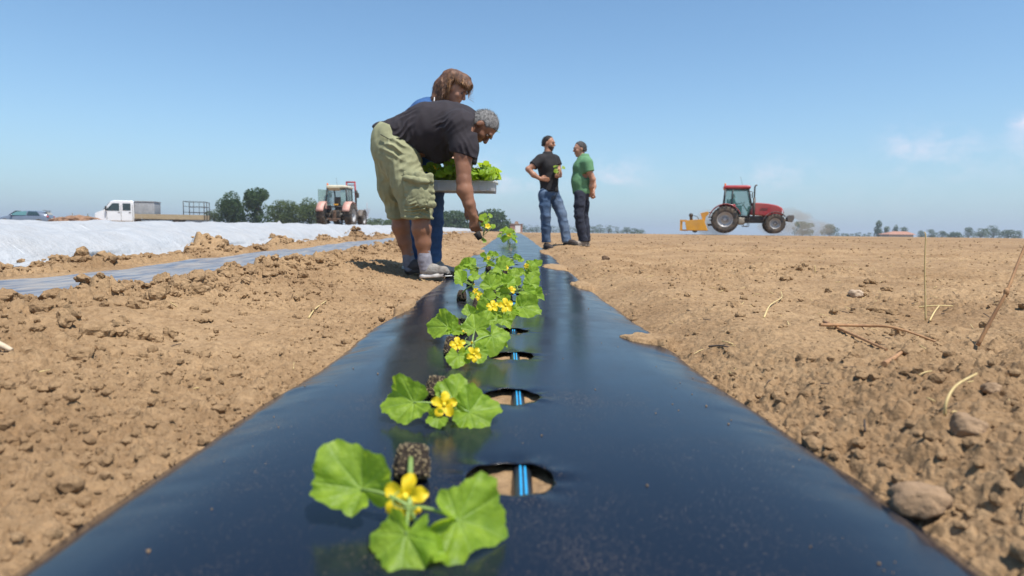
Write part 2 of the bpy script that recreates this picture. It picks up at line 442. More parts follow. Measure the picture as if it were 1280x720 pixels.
def film_material(name, dusty, base=(.006, .010, .019), rough=.15, bumpd=.0005):
    m = bpy.data.materials.new(name); m.use_nodes = True
    t = m.node_tree; b = t.nodes['Principled BSDF']; L = t.links.new
    tc = nd(t, 'ShaderNodeTexCoord')
    n1 = nd(t, 'ShaderNodeTexNoise', i_Scale=2.2, i_Detail=7.0, i_Roughness=.7)
    n2 = nd(t, 'ShaderNodeTexNoise', i_Scale=420.0, i_Detail=2.0, i_Roughness=.5)
    mp = nd(t, 'ShaderNodeMapping'); mp.inputs['Scale'].default_value = (26, 2.4, 1)
    n3 = nd(t, 'ShaderNodeTexNoise', i_Scale=1.0, i_Detail=4.0, i_Roughness=.6)
    L(tc.outputs['Object'], n1.inputs['Vector']); L(tc.outputs['Object'], n2.inputs['Vector'])
    L(tc.outputs['Object'], mp.inputs[0]); L(mp.outputs[0], n3.inputs['Vector'])
    # fine dust specks: more of them in patches
    ad = nd(t, 'ShaderNodeMath', operation='MULTIPLY_ADD'); L(n1.outputs['Fac'], ad.inputs[0]); ad.inputs[1].default_value = .55; L(n2.outputs['Fac'], ad.inputs[2])
    r = nd(t, 'ShaderNodeValToRGB'); r.color_ramp.elements[0].position = 1.02 - dusty * .25; r.color_ramp.elements[1].position = 1.16 - dusty * .2
    r.color_ramp.elements[0].color = (0, 0, 0, 1); r.color_ramp.elements[1].color = (.55, .55, .55, 1)
    L(ad.outputs[0], r.inputs[0])
    mx = nd(t, 'ShaderNodeMixRGB'); mx.inputs[1].default_value = base + (1,); mx.inputs[2].default_value = (.30, .21, .13, 1)
    L(r.outputs[0], mx.inputs[0]); L(mx.outputs[0], b.inputs['Base Color'])
    if base[0] > .1:      # streaky sheen along the strip, put into the colour
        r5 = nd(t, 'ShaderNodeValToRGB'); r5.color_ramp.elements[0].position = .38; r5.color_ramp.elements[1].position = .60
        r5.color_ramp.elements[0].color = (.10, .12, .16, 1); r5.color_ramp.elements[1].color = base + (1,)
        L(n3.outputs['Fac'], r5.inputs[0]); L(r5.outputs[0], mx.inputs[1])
    r2 = nd(t, 'ShaderNodeMapRange'); r2.inputs[3].default_value = rough; r2.inputs[4].default_value = rough + .14; r2.inputs[1].default_value = .35; r2.inputs[2].default_value = .7
    L(n1.outputs['Fac'], r2.inputs[0]); L(r2.outputs[0], b.inputs['Roughness'])
    b.inputs['IOR'].default_value = 1.36
    bp = nd(t, 'ShaderNodeBump', i_Strength=.5, i_Distance=bumpd); L(n3.outputs['Fac'], bp.inputs['Height']); L(bp.outputs[0], b.inputs['Normal'])
    return m

# ------------------------------------------------------------------ ground: one sheet out to the horizon
def build_ground():
    rs = [0.25]
    while rs[-1] < 3200:
        r = rs[-1]
        if r < 3.5: st = max(.0022, .0031 * r)
        elif r < 12: st = .0050 * r
        elif r < 90: st = .013 * r
        else: st = .06 * r
        rs.append(r + st)
    rs = np.array(rs, np.float32)
    an = np.concatenate([np.arange(-49, 49, .085), np.arange(49, 311, 2.0)])
    an = np.radians(an).astype(np.float32)
    A, RR = np.meshgrid(an, rs)
    X = np.sin(A) * RR; Y = np.cos(A) * RR - .2
    Z = ground_z(X, Y)
    nr, na = X.shape
    V = np.stack([X, Y, Z], -1).reshape(-1, 3)
    i = np.arange(nr - 1)[:, None] * na; j = np.arange(na)[None]; j2 = (j + 1) % na
    F = np.stack([i + j, i + j2, i + na + j2, i + na + j], -1).reshape(-1, 4)
    V = np.concatenate([V, [[0, -.2, -.05]]])
    c = len(V) - 1
    T = np.stack([np.full(na, c), (np.arange(na) + 1) % na, np.arange(na)], -1)
    me = np_mesh('ground', V, [F[:, ::-1], T])
    o = link('ground', me, SOIL); tag(o, kind='structure')
build_ground()

# ------------------------------------------------------------------ black plastic film of the near bed, with planting holes
def build_film():
    xs = np.concatenate([np.linspace(-.62, -.10, 40)[:-1], np.linspace(-.10, .10, 37), np.linspace(.10, .62, 40)[1:]])
    ys = [-.6]
    while ys[-1] < 75:
        y = ys[-1]
        st = .0056 if .7 < y < 3 else (.008 if 3 <= y < 7 else (.03 if y < .7 else (.02 if y < 13 else .02 * y)))
        ys.append(y + st)
    ys = np.array(ys)
    X, Y = np.meshgrid(xs, ys)
    X = X + .0 * Y
    wx = .022 * fbm(Y * 1.1, X * 0 + 8, 51, 3) * np.sign(X) * sstep(.3, .5, np.abs(X))
    Xw = X + wx
    ny, nx = X.shape
    fx = (X[:-1, :-1] + X[1:, 1:]) / 2; fy = (Y[:-1, :-1] + Y[1:, 1:]) / 2
    k = np.clip(np.round((fy - _hole0) / PITCH), 0, 27)
    hy = _hole0 + k * PITCH
    inside = np.hypot(fx, fy - hy) < HOLE_R
    keep = ~inside
    cnt_in = np.zeros((ny, nx), int); cnt_k = np.zeros((ny, nx), int)
    for a in (0, 1):
        for b in (0, 1):
            cnt_in[a:ny - 1 + a, b:nx - 1 + b] += inside; cnt_k[a:ny - 1 + a, b:nx - 1 + b] += keep
    bd = (cnt_in > 0) & (cnt_k > 0)
    kk = np.clip(np.round((Y - _hole0) / PITCH), 0, 27); hv = _hole0 + kk * PITCH
    dx = X; dy = Y - hv; dd = np.hypot(dx, dy)
    Xs = np.where(bd, dx / np.maximum(dd, 1e-6) * HOLE_R, Xw)
    Ys = np.where(bd, hv + dy / np.maximum(dd, 1e-6) * HOLE_R, Y)
    Z = film_z(X, Ys)
    # film puckers a little round every hole
    d2 = np.hypot(Xs, Ys - hv); an = np.arctan2(Ys - hv, Xs)
    pk = np.exp(-((d2 - HOLE_R) / .03) ** 2) * (k.max() > 0)
    Z = Z + pk * (.0018 * np.sin(an * 3 + hv * 7) + .0009 * np.sin(an * 9 + hv * 13))
    V = np.stack([Xs, Ys, Z], -1).reshape(-1, 3)
    i, j = np.nonzero(keep)
    F = np.stack([i * nx + j, i * nx + j + 1, (i + 1) * nx + j + 1, (i + 1) * nx + j], -1)
    me = np_mesh('mulch_film', V, F)
    o = link('mulch_film', me, film_material('black_mulch_film', .35))
    md = o.modifiers.new('thick', 'SOLIDIFY'); md.thickness = .0006; md.offset = -1
    tag(o, 'wide glossy black plastic film with round planting holes, running away from the camera', 'plastic film')
build_film()

def build_second_film():
    xs = np.linspace(-2.98, -1.66, 60); ys = np.concatenate([np.linspace(.5, 14, 700), np.geomspace(14, 60, 120)[1:]])
    X, Y = np.meshgrid(xs, ys)
    Z = film_z(X, Y, cx=-2.32, half=.46, top=.062) + .020 * fbm(X * 11 + Y * 1.2, Y * .6, 55, 4) + .010 * fbm(X * 5, Y * 2.5, 56, 3)
    ny, nx = X.shape; V = np.stack([X, Y, Z], -1).reshape(-1, 3)
    i, j = np.meshgrid(np.arange(ny - 1), np.arange(nx - 1), indexing='ij'); i = i.ravel(); j = j.ravel()
    F = np.stack([i * nx + j, i * nx + j + 1, (i + 1) * nx + j + 1, (i + 1) * nx + j], -1)
    o = link('mulch_film', np_mesh('mulch_film', V, F), film_material('painted_sheen_film', .9, base=(.30, .275, .245), rough=.30, bumpd=.006))  # pale base carries both dust and sheen in its colour
    tag(o, 'crinkled grey sheen film strip on the left between rough soil and the white tunnels', 'plastic film')
build_second_film()

# drip line under the film, seen through the holes
def build_drip():
    def path(dx, dz): return [(0.012 + dx + .006 * math.sin(y * 1.9), y, float(rise(np.array(0.), np.array(y))) - .0158 + dz) for y in [0.3 + .05 * i for i in range(300)]]
    b = MB(); b.tube(path(0, 0), .0145, 14, flat=.8)
    o = b.build('drip_line', mat('drip_black', (.02, .024, .03), .3, spec=.6))
    tag(o, 'black irrigation pipe with two light blue stripes seen through the holes in the film', 'drip pipe')
    s = MB()
    for dx in (-.0016, .0052):
        s.tube(path(dx - .0010, .0117 - abs(dx) * .12), .0019, 6, flat=.6)
    s.build('blue_stripe', mat('drip_blue', (.03, .38, .72), .4), o)
build_drip()

# ------------------------------------------------------------------ white fleece tunnels
FLEECE = mat('white_fleece', (.50, .52, .54), .75, (.43, .455, .48), 6, bump=.5, bscale=14, trans=((.6, .62, .65), .22), dirt=((.50, .42, .33), .25))
def build_tunnel(cx, w, h, y0, y1, phase, seed, label, base):
    ys = np.concatenate([np.arange(y0, min(y1, 16), .045), np.geomspace(16, y1, 160)[1:]]) if y1 > 16 else np.arange(y0, y1, .05)
    s = np.linspace(-1, 1, 71)
    S, Y = np.meshgrid(s, ys)
    q = np.clip(np.abs(S) / .74, 0, 1)
    hoop = np.abs(((Y - phase) / 2.03 + .5) % 1 - .5) * 2.03         # distance to nearest hoop
    sag = np.exp(-(hoop / .12)) 
    prof = np.cos(q * math.pi / 2) ** .72
    X = cx + w / 2 * np.where(np.abs(S) < .74, S / .74, np.sign(S) * (1 + (np.abs(S) - .74) * 1.15))
    amp = h * (.90 + .10 * np.exp(-(hoop / .35) ** 2)) + .03 * fbm(Y * .7, Y * 0 + seed, seed, 2)
    Z = base + rise(X, Y) + prof * amp
    Z = Z + (q < 1) * .030 * fbm(X * 7 + 9, Y * 2.2, seed + 3, 4) * (1 - sag) + sag * .006 * (q < 1)
    Z = Z + (q >= 1) * (.034 + .03 * fbm(X * 6, Y * 3.5, seed + 5, 3))
    X = X + (q >= .9) * .07 * fbm(Y * 1.7, S * 2, seed + 8, 3) * np.sign(S)
    Z = np.where(q > .93, np.maximum(ground_z(X, Y) + .010 + .010 * fbm(X * 9, Y * 5, seed, 2), base + rise(X, Y) - .02), Z)
    ny, nx = X.shape; V = np.stack([X, Y, Z], -1).reshape(-1, 3)
    i, j = np.meshgrid(np.arange(ny - 1), np.arange(nx - 1), indexing='ij'); i = i.ravel(); j = j.ravel()
    F = np.stack([i * nx + j, i * nx + j + 1, (i + 1) * nx + j + 1, (i + 1) * nx + j], -1)
    # own object origin on the ground
    root = empty('row_tunnel', (cx, y0, base)); tag(root, label, 'row tunnel', 'white fleece tunnels on the left')
    o = link('fleece_cover', np_mesh('fleece_cover', V - np.array([cx, y0, base]), F), FLEECE, root)
    hm = mat('hoop_white', (.62, .63, .63), .6)
    k = math.ceil((y0 - phase) / 2.03)
    while phase + 2.03 * k < min(y1, 30):
        yy = phase + 2.03 * k; k += 1
        b = MB(); pts = []
        am = h + .03 * float(fbm(np.array(yy * .7), np.array(float(seed)), seed, 2))
        for a in np.linspace(-1, 1, 25):
            xx = a * w / 2
            zz = (math.cos(abs(a) * math.pi / 2) ** .72 if abs(a) < 1 else 0) * am + float(rise(np.array(cx + xx), np.array(yy)))
            pts.append((xx, yy - y0, zz + .000))
        b.tube(pts, .006, 6); b.build('hoop', hm, root)
build_tunnel(-3.82, 1.02, .235, 1.9, 55, 4.42, 201, 'nearest low white fleece tunnel, beside the grey film strip on the left', .075)
build_tunnel(-5.45, 1.05, .27, 3.0, 55, 3.7, 211, 'second low white fleece tunnel, just behind the nearest one', .085)
build_tunnel(-7.1, 1.05, .27, 4.0, 60, 4.9, 221, 'third low white fleece tunnel from the camera, behind the second', .09)
build_tunnel(-9.2, 1.05, .26, 6.0, 60, 6.1, 231, 'farthest low white fleece tunnel, in front of the parked vehicles', .09)

# ------------------------------------------------------------------ clods, stones, straw
def ico(sub):
    bm = bmesh.new(); bmesh.ops.create_icosphere(bm, subdivisions=sub, radius=1)
    v = np.array([x.co[:] for x in bm.verts], np.float32); f = np.array([[q.index for q in p.verts] for p in bm.faces], np.int32)
    bm.free(); return v, f
def lump_verts(v, seed, amp=.35):
    rs = np.random.RandomState(seed)
    o = v.copy()
    for k in range(9):                      # cut facets
        n = rs.normal(size=3); n /= np.linalg.norm(n); d = .62 + .3 * rs.rand()
        t = o @ n - d
        o = o - np.outer(np.clip(t, 0, None) * .85, n)
    r = 1 + amp * (fbm(v[:, 0] * 2.1 + seed, v[:, 1] * 2.1 + v[:, 2] * 1.7, seed, 3))
    return (o * r[:, None]).astype(np.float32)
def on_bare_soil(X, Y):
    return ((X > .50) | ((X < -.51) & (X > -1.86)) | ((X < -2.80) & (X > -3.15)) | ((X < -10.3) )) 
def scatter_clods():
    rs = np.random.RandomState(3)
    v3, f3 = ico(2); v2, f2 = ico(1)
    va = [lump_verts(v3, 50 + i) for i in range(8)]; vb = [lump_verts(v2, 80 + i) for i in range(8)]
    V = []; F = []; n = 0
    N = 80000
    ang = np.radians(rs.uniform(-42, 42, N)); D = .65 + (rs.rand(N) ** 1.25) * 26
    X = np.sin(ang) * D; Y = np.cos(ang) * D
    size = np.clip(np.exp(rs.normal(math.log(.0038), .62, N)), .0014, .016)
    ridge = (X < -1.35) & (X > -1.86)
    size = np.where(ridge, size * 1.5, size) * (1 + D * .035)
    dens = fbm(X * .9 + 5, Y * .9, 61, 2)
    ok = on_bare_soil(X, Y) & ((dens < .10) | (rs.rand(N) < .30)) & ((size > .0010 * D)) & ((X < 0) | (rs.rand(N) < .62))
    Z = ground_z(X, Y)
    for i in np.nonzero(ok)[0]:
        s = size[i]; big = s / D[i] > .006
        b, f = (va, f3) if big else (vb, f2)
        q = b[rs.randint(8)]
        a = rs.rand() * 6.28; ca, sa = math.cos(a), math.sin(a)
        sc = s * rs.uniform(.75, 1.25, 3); sc[2] *= .75
        p = q * sc
        p = np.stack([p[:, 0] * ca - p[:, 1] * sa, p[:, 0] * sa + p[:, 1] * ca, p[:, 2]], -1) + np.array([X[i], Y[i], Z[i] + s * .25])
        V.append(p); F.append(f + n); n += len(p)
        # coarse broken clods on the ridges and the heaps along the tunnels
    v4, f4 = ico(3); vc = []
    for i in range(10):
        w = lump_verts(v4, 150 + i, .55); w = w * (1 + .16 * fbm(v4[:, 0] * 7 + i, v4[:, 1] * 7 + v4[:, 2] * 6, i, 3))[:, None]; vc.append(w.astype(np.float32))
    M = 2100
    xa = np.where(rs.rand(M) < .62, rs.normal(-1.62, .16, M), rs.normal(-3.0, .12, M)); ya = .9 + rs.rand(M) ** 1.5 * 17
    for i in range(420):
        mx, my = MOUNDS[rs.randint(len(MOUNDS) - 2)]; xa[i] = rs.normal(mx, .15); ya[i] = rs.normal(my, .22)
    for i in range(420, 560): xa[i] = rs.uniform(-1.5, -1.0); ya[i] = rs.uniform(1.0, 4.5)
    for i in range(560, 640): xa[i] = rs.uniform(.8, 3.0); ya[i] = rs.uniform(1.2, 6)
    za = ground_z(xa, ya)
    for i in range(M):
        if not (-1.93 < xa[i] < -.8 or xa[i] > .7 or (xa[i] < -2.78)): continue
        s = np.clip(math.exp(rs.normal(math.log(.020), .45)), .008, .052) * (1 if i < 420 or i >= 640 else .8)
        q = vc[rs.randint(10)] * (s * rs.uniform(.75, 1.3, 3)); q[:, 2] *= .8; a = rs.rand() * 6.28; ca, sa = math.cos(a), math.sin(a)
        V.append(np.stack([q[:, 0] * ca - q[:, 1] * sa, q[:, 0] * sa + q[:, 1] * ca, q[:, 2]], -1) + np.array([xa[i], ya[i], za[i] + s * .25])); F.append(f4 + n); n += len(q)
    me = np_mesh('soil_clods', np.concatenate(V), np.concatenate(F), smooth=False)
    o = link('soil_clods', me, SOIL)
    tag(o, 'crumbs and small clods of dry brown soil strewn over the field', 'soil crumbs', kind='stuff')
    # crumbs fallen on the film
    V = []; F = []; n = 0
    for i in range(150):
        y = .62 + 6 * rs.rand() ** 1.6; x = rs.choice([-1, 1]) * (.47 - abs(rs.normal(0, .09))) if i % 3 else rs.uniform(-.44, .44)
        s = np.clip(math.exp(rs.normal(math.log(.0012), .45)), .0005, .003)
        z = float(film_z(np.array(x), np.array(y))) + s * .5
        V.append(vb[rs.randint(8)] * s + np.array([x, y, z])); F.append(f2 + n); n += len(v2)
    o = link('film_crumbs', np_mesh('film_crumbs', np.concatenate(V), np.concatenate(F)), SOIL)
    tag(o, 'tiny crumbs of soil fallen on the black film', 'soil crumbs', kind='stuff')
scatter_clods()

def single_clod(name, px, py, Y, w, h, d, seed, label, cat, m, sink=.3, rz=0, group=None):
    """a lump whose seen centre is at (px, py)"""
    v, f = ico(4)
    q = lump_verts(v, seed, .3) * np.array([w / 2, d / 2, h / 2]) 
    q = q + .012 * w * fbm(v[:, 0] * 9 + seed, v[:, 1] * 9 + v[:, 2] * 7, seed, 3)[:, None] * v
    p = P(px, py, Y)
    z = float(ground_z(np.array([p.x]), np.array([Y]), False)[0])
    o = link(name, np_mesh(name, q, f), m); o.location = (p.x, Y, max(p.z, z + h * .12)); o.rotation_euler = (0, 0, rz)
    tag(o, label, cat, group)
STONE = mat('dusty_stone', (.34, .22, .125), .95, (.20, .13, .075), 22, bump=.5, bscale=120)
single_clod('stone', 1148, 628, .86, .085, .055, .06, 5, 'large rounded brown stone lying against the right edge of the black film', 'stone', STONE)
single_clod('stone', 1205, 590, 1.02, .055, .045, .05, 6, 'brown stone in the soil just behind the large one at the film edge', 'stone', STONE)
single_clod('stone', 1234, 551, 1.22, .036, .026, .03, 8, 'small dark round stone at the far right of the foreground soil', 'stone', STONE)
single_clod('soil_clod', 1135, 492, 1.62, .075, .045, .06, 11, 'squat pale clod in the hollow left of the bent yellow straw', 'clod', SOIL)
single_clod('soil_clod', 1098, 390, 2.9, .11, .045, .07, 12, 'flat angular clod above the crossed brown stalks', 'clod', SOIL)
single_clod('soil_clod', 757, 324, 6.6, .10, .075, .08, 13, 'dark lone clod on the soil in front of the two standing men', 'clod', mat('damp_clod', (.15, .09, .05), .95, (.09, .055, .03), 30, bump=.5))
single_clod('soil_clod', 1163, 442, 2.05, .045, .028, .035, 14, 'small rounded clod right of the crossed brown stalks', 'clod', SOIL)
single_clod('soil_clod', 1070, 368, 3.5, .09, .06, .07, 17, 'pale broken clod in the middle of the right field', 'clod', mat('pale_clod', (.48, .36, .25), .95, (.36, .25, .16), 30, bump=.5))
single_clod('stone', 107, 537, 1.30, .024, .018, .02, 15, 'small pale pebble on the soil left of the film', 'stone', mat('pale_stone', (.45, .36, .27), .85))
# ------------------------------------------------------------------ figures: signed distance fields turned into one continuous skin
def vnoise3(x, y, z, s=0):
    ix, iy, iz = np.floor(x), np.floor(y), np.floor(z); fx, fy, fz = x - ix, y - iy, z - iz
    ix = ix.astype(np.int64); iy = iy.astype(np.int64); iz = iz.astype(np.int64)
    fx, fy, fz = [f * f * (3 - 2 * f) for f in (fx, fy, fz)]
    def c(a, b, d): return _h(ix + a + 57 * (iz + d), iy + b + 113 * (iz + d), s)
    x0 = (c(0, 0, 0) * (1 - fx) + c(1, 0, 0) * fx) * (1 - fy) + (c(0, 1, 0) * (1 - fx) + c(1, 1, 0) * fx) * fy
    x1 = (c(0, 0, 1) * (1 - fx) + c(1, 0, 1) * fx) * (1 - fy) + (c(0, 1, 1) * (1 - fx) + c(1, 1, 1) * fx) * fy
    return x0 * (1 - fz) + x1 * fz - .5

class SDF:
    def __init__(s, cell): s.cell = cell; s.pr = []; s.post = []
    def cap(s, a, b, ra, rb, k=.02, flat=None, op='u'):
        """tapered capsule; flat = (direction, factor<1) squashes it along a direction"""
        s.pr.append(('c', Vector(a), Vector(b), ra, rb, k, flat, op)); return s
    def chain(s, pts, rs, k=.02, flat=None):
        for i in range(len(pts) - 1): s.cap(pts[i], pts[i + 1], rs[i], rs[i + 1], k, flat)
        return s
    def ell(s, c, rad, axes=None, k=.02, op='u'):
        """ellipsoid: rad along axes (three unit vectors)"""
        s.pr.append(('e', Vector(c), tuple(rad), axes or (Vector((1, 0, 0)), Vector((0, 1, 0)), Vector((0, 0, 1))), k, op)); return s
    def cut(s, p, n, k=.004):
        """remove everything on the side the normal n points to"""
        s.post.append(('cut', Vector(p), Vector(n).normalized(), k)); return s
    def noise(s, amp, fr, seed=0, center=.0, ridged=False):
        s.post.append(('n', amp, fr, seed, ridged)); return s
    def fn(s, f): s.post.append(('f', f)); return s
    def mesh(s, name):
        lo = np.full(3, 1e9); hi = -lo
        for p in s.pr:
            if p[-1] == 's': continue
            if p[0] == 'c':
                for q, r in ((p[1], p[3]), (p[2], p[4])):
                    lo = np.minimum(lo, np.array(q) - r - .03); hi = np.maximum(hi, np.array(q) + r + .03)
            else:
                r = max(p[2]); lo = np.minimum(lo, np.array(p[1]) - r - .03); hi = np.maximum(hi, np.array(p[1]) + r + .03)
        c = s.cell
        n = np.ceil((hi - lo) / c).astype(int) + 1
        ax = [lo[i] + c * np.arange(n[i]) for i in range(3)]
        G = np.full(n, .2, np.float32)
        def sub(l, h):
            i0 = [max(0, int((l[i] - lo[i]) / c)) for i in range(3)]; i1 = [min(n[i], int((h[i] - lo[i]) / c) + 2) for i in range(3)]
            return tuple(slice(a, max(b, a)) for a, b in zip(i0, i1))
        for p in s.pr:
            op = p[-1]
            if p[0] == 'c':
                _, a, b, ra, rb, k, flat, _ = p; m = max(ra, rb) + k + .025
                l = np.minimum(a, b) - m; h = np.maximum(a, b) + m
            else:
                _, a, rad, axes, k, _ = p; m = max(rad) + k + .025; l = np.array(a) - m; h = np.array(a) + m
            sl = sub(l, h); 
            if any(q.stop <= q.start for q in sl): continue
            X = (ax[0][sl[0]])[:, None, None]; Y = (ax[1][sl[1]])[None, :, None]; Z = (ax[2][sl[2]])[None, None, :]
            if p[0] == 'c':
                d = b - a; L2 = max(d.dot(d), 1e-9)
                px, py, pz = X - a.x, Y - a.y, Z - a.z
                t = np.clip((px * d.x + py * d.y + pz * d.z) / L2, 0, 1)
                qx, qy, qz = px - t * d.x, py - t * d.y, pz - t * d.z
                if flat:
                    w = Vector(flat[0]).normalized(); dw = qx * w.x + qy * w.y + qz * w.z; e = (1 / flat[1] - 1) * dw
                    qx, qy, qz = qx + e * w.x, qy + e * w.y, qz + e * w.z
                D = np.sqrt(qx * qx + qy * qy + qz * qz) - (ra + (rb - ra) * t)
                if flat: D = D * (.5 + .5 * flat[1])
            else:
                px, py, pz = X - a.x, Y - a.y, Z - a.z; q = 0; g = 0
                for u, r in zip(axes, rad):
                    w = (px * u[0] + py * u[1] + pz * u[2]); q = q + (w / r) ** 2; g = g + (w / (r * r)) ** 2
                k0 = np.sqrt(q); k1 = np.sqrt(g) + 1e-6
                D = k0 * (k0 - 1) / k1
            g = G[sl]
            if op == 'u':
                hh = np.clip(.5 + .5 * (g - D) / k, 0, 1); G[sl] = g * (1 - hh) + D * hh - k * hh * (1 - hh)
            else:
                hh = np.clip(.5 - .5 * (g + D) / k, 0, 1); G[sl] = g * (1 - hh) - D * hh + k * hh * (1 - hh)
        XX = ax[0][:, None, None] + 0 * G; YY = ax[1][None, :, None] + 0 * G; ZZ = ax[2][None, None, :] + 0 * G
        nearm = np.abs(G) < .05
        for p in s.post:
            if p[0] == 'cut':
                _, q, nn, k = p
                D = (XX - q.x) * nn.x + (YY - q.y) * nn.y + (ZZ - q.z) * nn.z
                G = np.maximum(G, D)
            elif p[0] == 'n':
                _, amp, fr, seed, rg = p
                fr = fr if isinstance(fr, tuple) else (fr,) * 3
                v = vnoise3(XX[nearm] * fr[0], YY[nearm] * fr[1], ZZ[nearm] * fr[2], seed)
                if rg: v = np.abs(v) * 2 - .4
                G[nearm] += (amp * v).astype(np.float32)
            else: G = p[1](G, XX, YY, ZZ)
        # surface nets
        S = G < 0
        cs = [(i, j, k) for i in (0, 1) for j in (0, 1) for k in (0, 1)]
        nx, ny, nz = G.shape
        cnt = np.zeros((nx - 1, ny - 1, nz - 1), np.int8)
        for i, j, k in cs: cnt += S[i:nx - 1 + i, j:ny - 1 + j, k:nz - 1 + k]
        act = (cnt > 0) & (cnt < 8)
        I, J, K = np.nonzero(act)
        idx = np.full(act.shape, -1, np.int64); idx[I, J, K] = np.arange(len(I))
        acc = np.zeros((len(I), 3)); num = np.zeros(len(I))
        for a in range(8):
            for b in range(a + 1, 8):
                ca, cb = cs[a], cs[b]
                if sum(abs(x - y) for x, y in zip(ca, cb)) != 1: continue
                ga = G[I + ca[0], J + ca[1], K + ca[2]]; gb = G[I + cb[0], J + cb[1], K + cb[2]]
                m = (ga < 0) != (gb < 0); t = np.where(m, ga / np.where(m, ga - gb, 1), 0)
                for q in range(3): acc[:, q] += np.where(m, ca[q] + t * (cb[q] - ca[q]), 0)
                num += m
        V = lo + c * (np.stack([I, J, K], -1) + acc / num[:, None])
        F = []
        for axis in range(3):
            o = [(0, 0, 0)] * 4
            s0 = [slice(1, -1)] * 3; s0[axis] = slice(0, -1); s1 = list(s0); s1[axis] = slice(1, None)
            A = S[tuple(s0)]; B = S[tuple(s1)]
            ch = A != B
            i, j, k = np.nonzero(ch); off = [1, 1, 1]; off[axis] = 0
            i, j, k = i + off[0], j + off[1], k + off[2]
            u, v = [q for q in range(3) if q != axis]
            def g(du, dv):
                w = [i, j, k]; w[u] = w[u] + du; w[v] = w[v] + dv; return idx[w[0], w[1], w[2]]
            q = np.stack([g(-1, -1), g(0, -1), g(0, 0), g(-1, 0)], -1)
            inside = A[ch]
            flip = ~inside if axis != 1 else inside
            q[flip] = q[flip][:, ::-1]
            F.append(q)
        F = np.concatenate(F); F = F[(F >= 0).all(1)]
        return np_mesh(name, V, F)
    def build(s, name, m, parent, origin=None):
        me = s.mesh(name)
        o = link(name, me, m, parent)
        off = Vector((0, 0, 0)); q = parent
        while q is not None: off += q.location; q = q.parent
        me.transform(Matrix.Translation(-off))
        return o

def frame(f, up):
    f = Vector(f).normalized(); r = f.cross(Vector(up)).normalized(); u = r.cross(f).normalized()
    return f, u, r
V3 = Vector

def add_head(S, c, f, u, r, k=1.0, female=False):
    def p(a, b, d): return c + f * (a * k) + u * (b * k) + r * (d * k)
    ax = (f, r, u)
    S.ell(p(-.012, .018, 0), (.094 * k, .075 * k, .096 * k), ax, .012)
    S.ell(p(.022, -.045, 0), (.066 * k, .055 * k, .066 * k), ax, .02)
    S.cap(p(.055, -.094, -.008), p(.055, -.094, .008), .021 * k, .021 * k, .02)
    S.cap(p(-.012, -.07, .03), p(-.012, -.07, -.03), .028 * k, .028 * k, .02)
    S.cap(p(.076, .030, -.026), p(.076, .030, .026), .014 * k, .014 * k, .012)
    for sg in (-1, 1):
        S.ell(p(.056, -.022, .032 * sg), (.028 * k, .026 * k, .028 * k), ax, .015)
        S.ell(p(.093, .008, .031 * sg), (.013 * k, .017 * k, .011 * k), ax, .008, 's')
        S.ell(p(-.006, -.005, .074 * sg), (.020 * k, .009 * k, .032 * k), ax, .006)
    S.cap(p(.086, .016, 0), p(.107, -.018, 0), .0085 * k, .012 * k, .008)
    S.cap(p(.100, -.022, -.008), p(.100, -.022, .008), .009 * k, .009 * k, .006)
    S.cap(p(.083, -.047, -.016), p(.083, -.047, .016), .009 * k, .009 * k, .006)
    S.cap(p(.080, -.062, -.014), p(.080, -.062, .014), .0095 * k, .0095 * k, .006)

def add_hand(S, wrist, d, nrm, side, k=1.0, curl=.6, spread=.12, grip=None, thumb=1.0):
    """palm goes along d; nrm = the palm's face; side = towards the thumb"""
    d = Vector(d).normalized(); nrm = Vector(nrm).normalized(); side = (Vector(side) - d * Vector(side).dot(d)).normalized()
    S.cap(wrist, wrist + d * .03 * k, .025 * k, .028 * k, .015, (nrm, .75))
    for q in (-1.1, -.35, .4, 1.1):
        S.cap(wrist + d * .02 * k + side * q * .012 * k, wrist + d * .088 * k + side * q * .024 * k, .018 * k, .0135 * k, .01, (nrm, .8))
    for q, L in ((1.15, .072), (.4, .082), (-.38, .076), (-1.12, .060)):
        a = wrist + d * .088 * k + side * q * .024 * k
        c0 = curl * .75; dd = (d * math.cos(c0) + nrm * math.sin(c0) + side * q * spread * .5).normalized()
        b = a + dd * L * .45 * k
        c1 = curl * 1.75; d2 = (d * math.cos(c1) + nrm * math.sin(c1) + side * q * spread * .3).normalized()
        c = b + d2 * L * .32 * k
        c2 = curl * 2.4; d3 = (d * math.cos(c2) + nrm * math.sin(c2)).normalized()
        e = c + d3 * L * .25 * k
        S.chain([a, b, c, e], [.0105 * k, .0095 * k, .0085 * k, .0075 * k], .003)
    a = wrist + d * .025 * k + side * .022 * k
    b = a + (d * .6 + side * .75 + nrm * .35 * thumb).normalized() * .040 * k
    c = b + (d * .8 + side * .25 + nrm * .65 * thumb).normalized() * .034 * k
    e = c + (d * .85 - side * .25 * thumb + nrm * .6 * thumb).normalized() * .026 * k
    S.chain([a, b, c, e], [.0155 * k, .0125 * k, .0105 * k, .009 * k], .006)

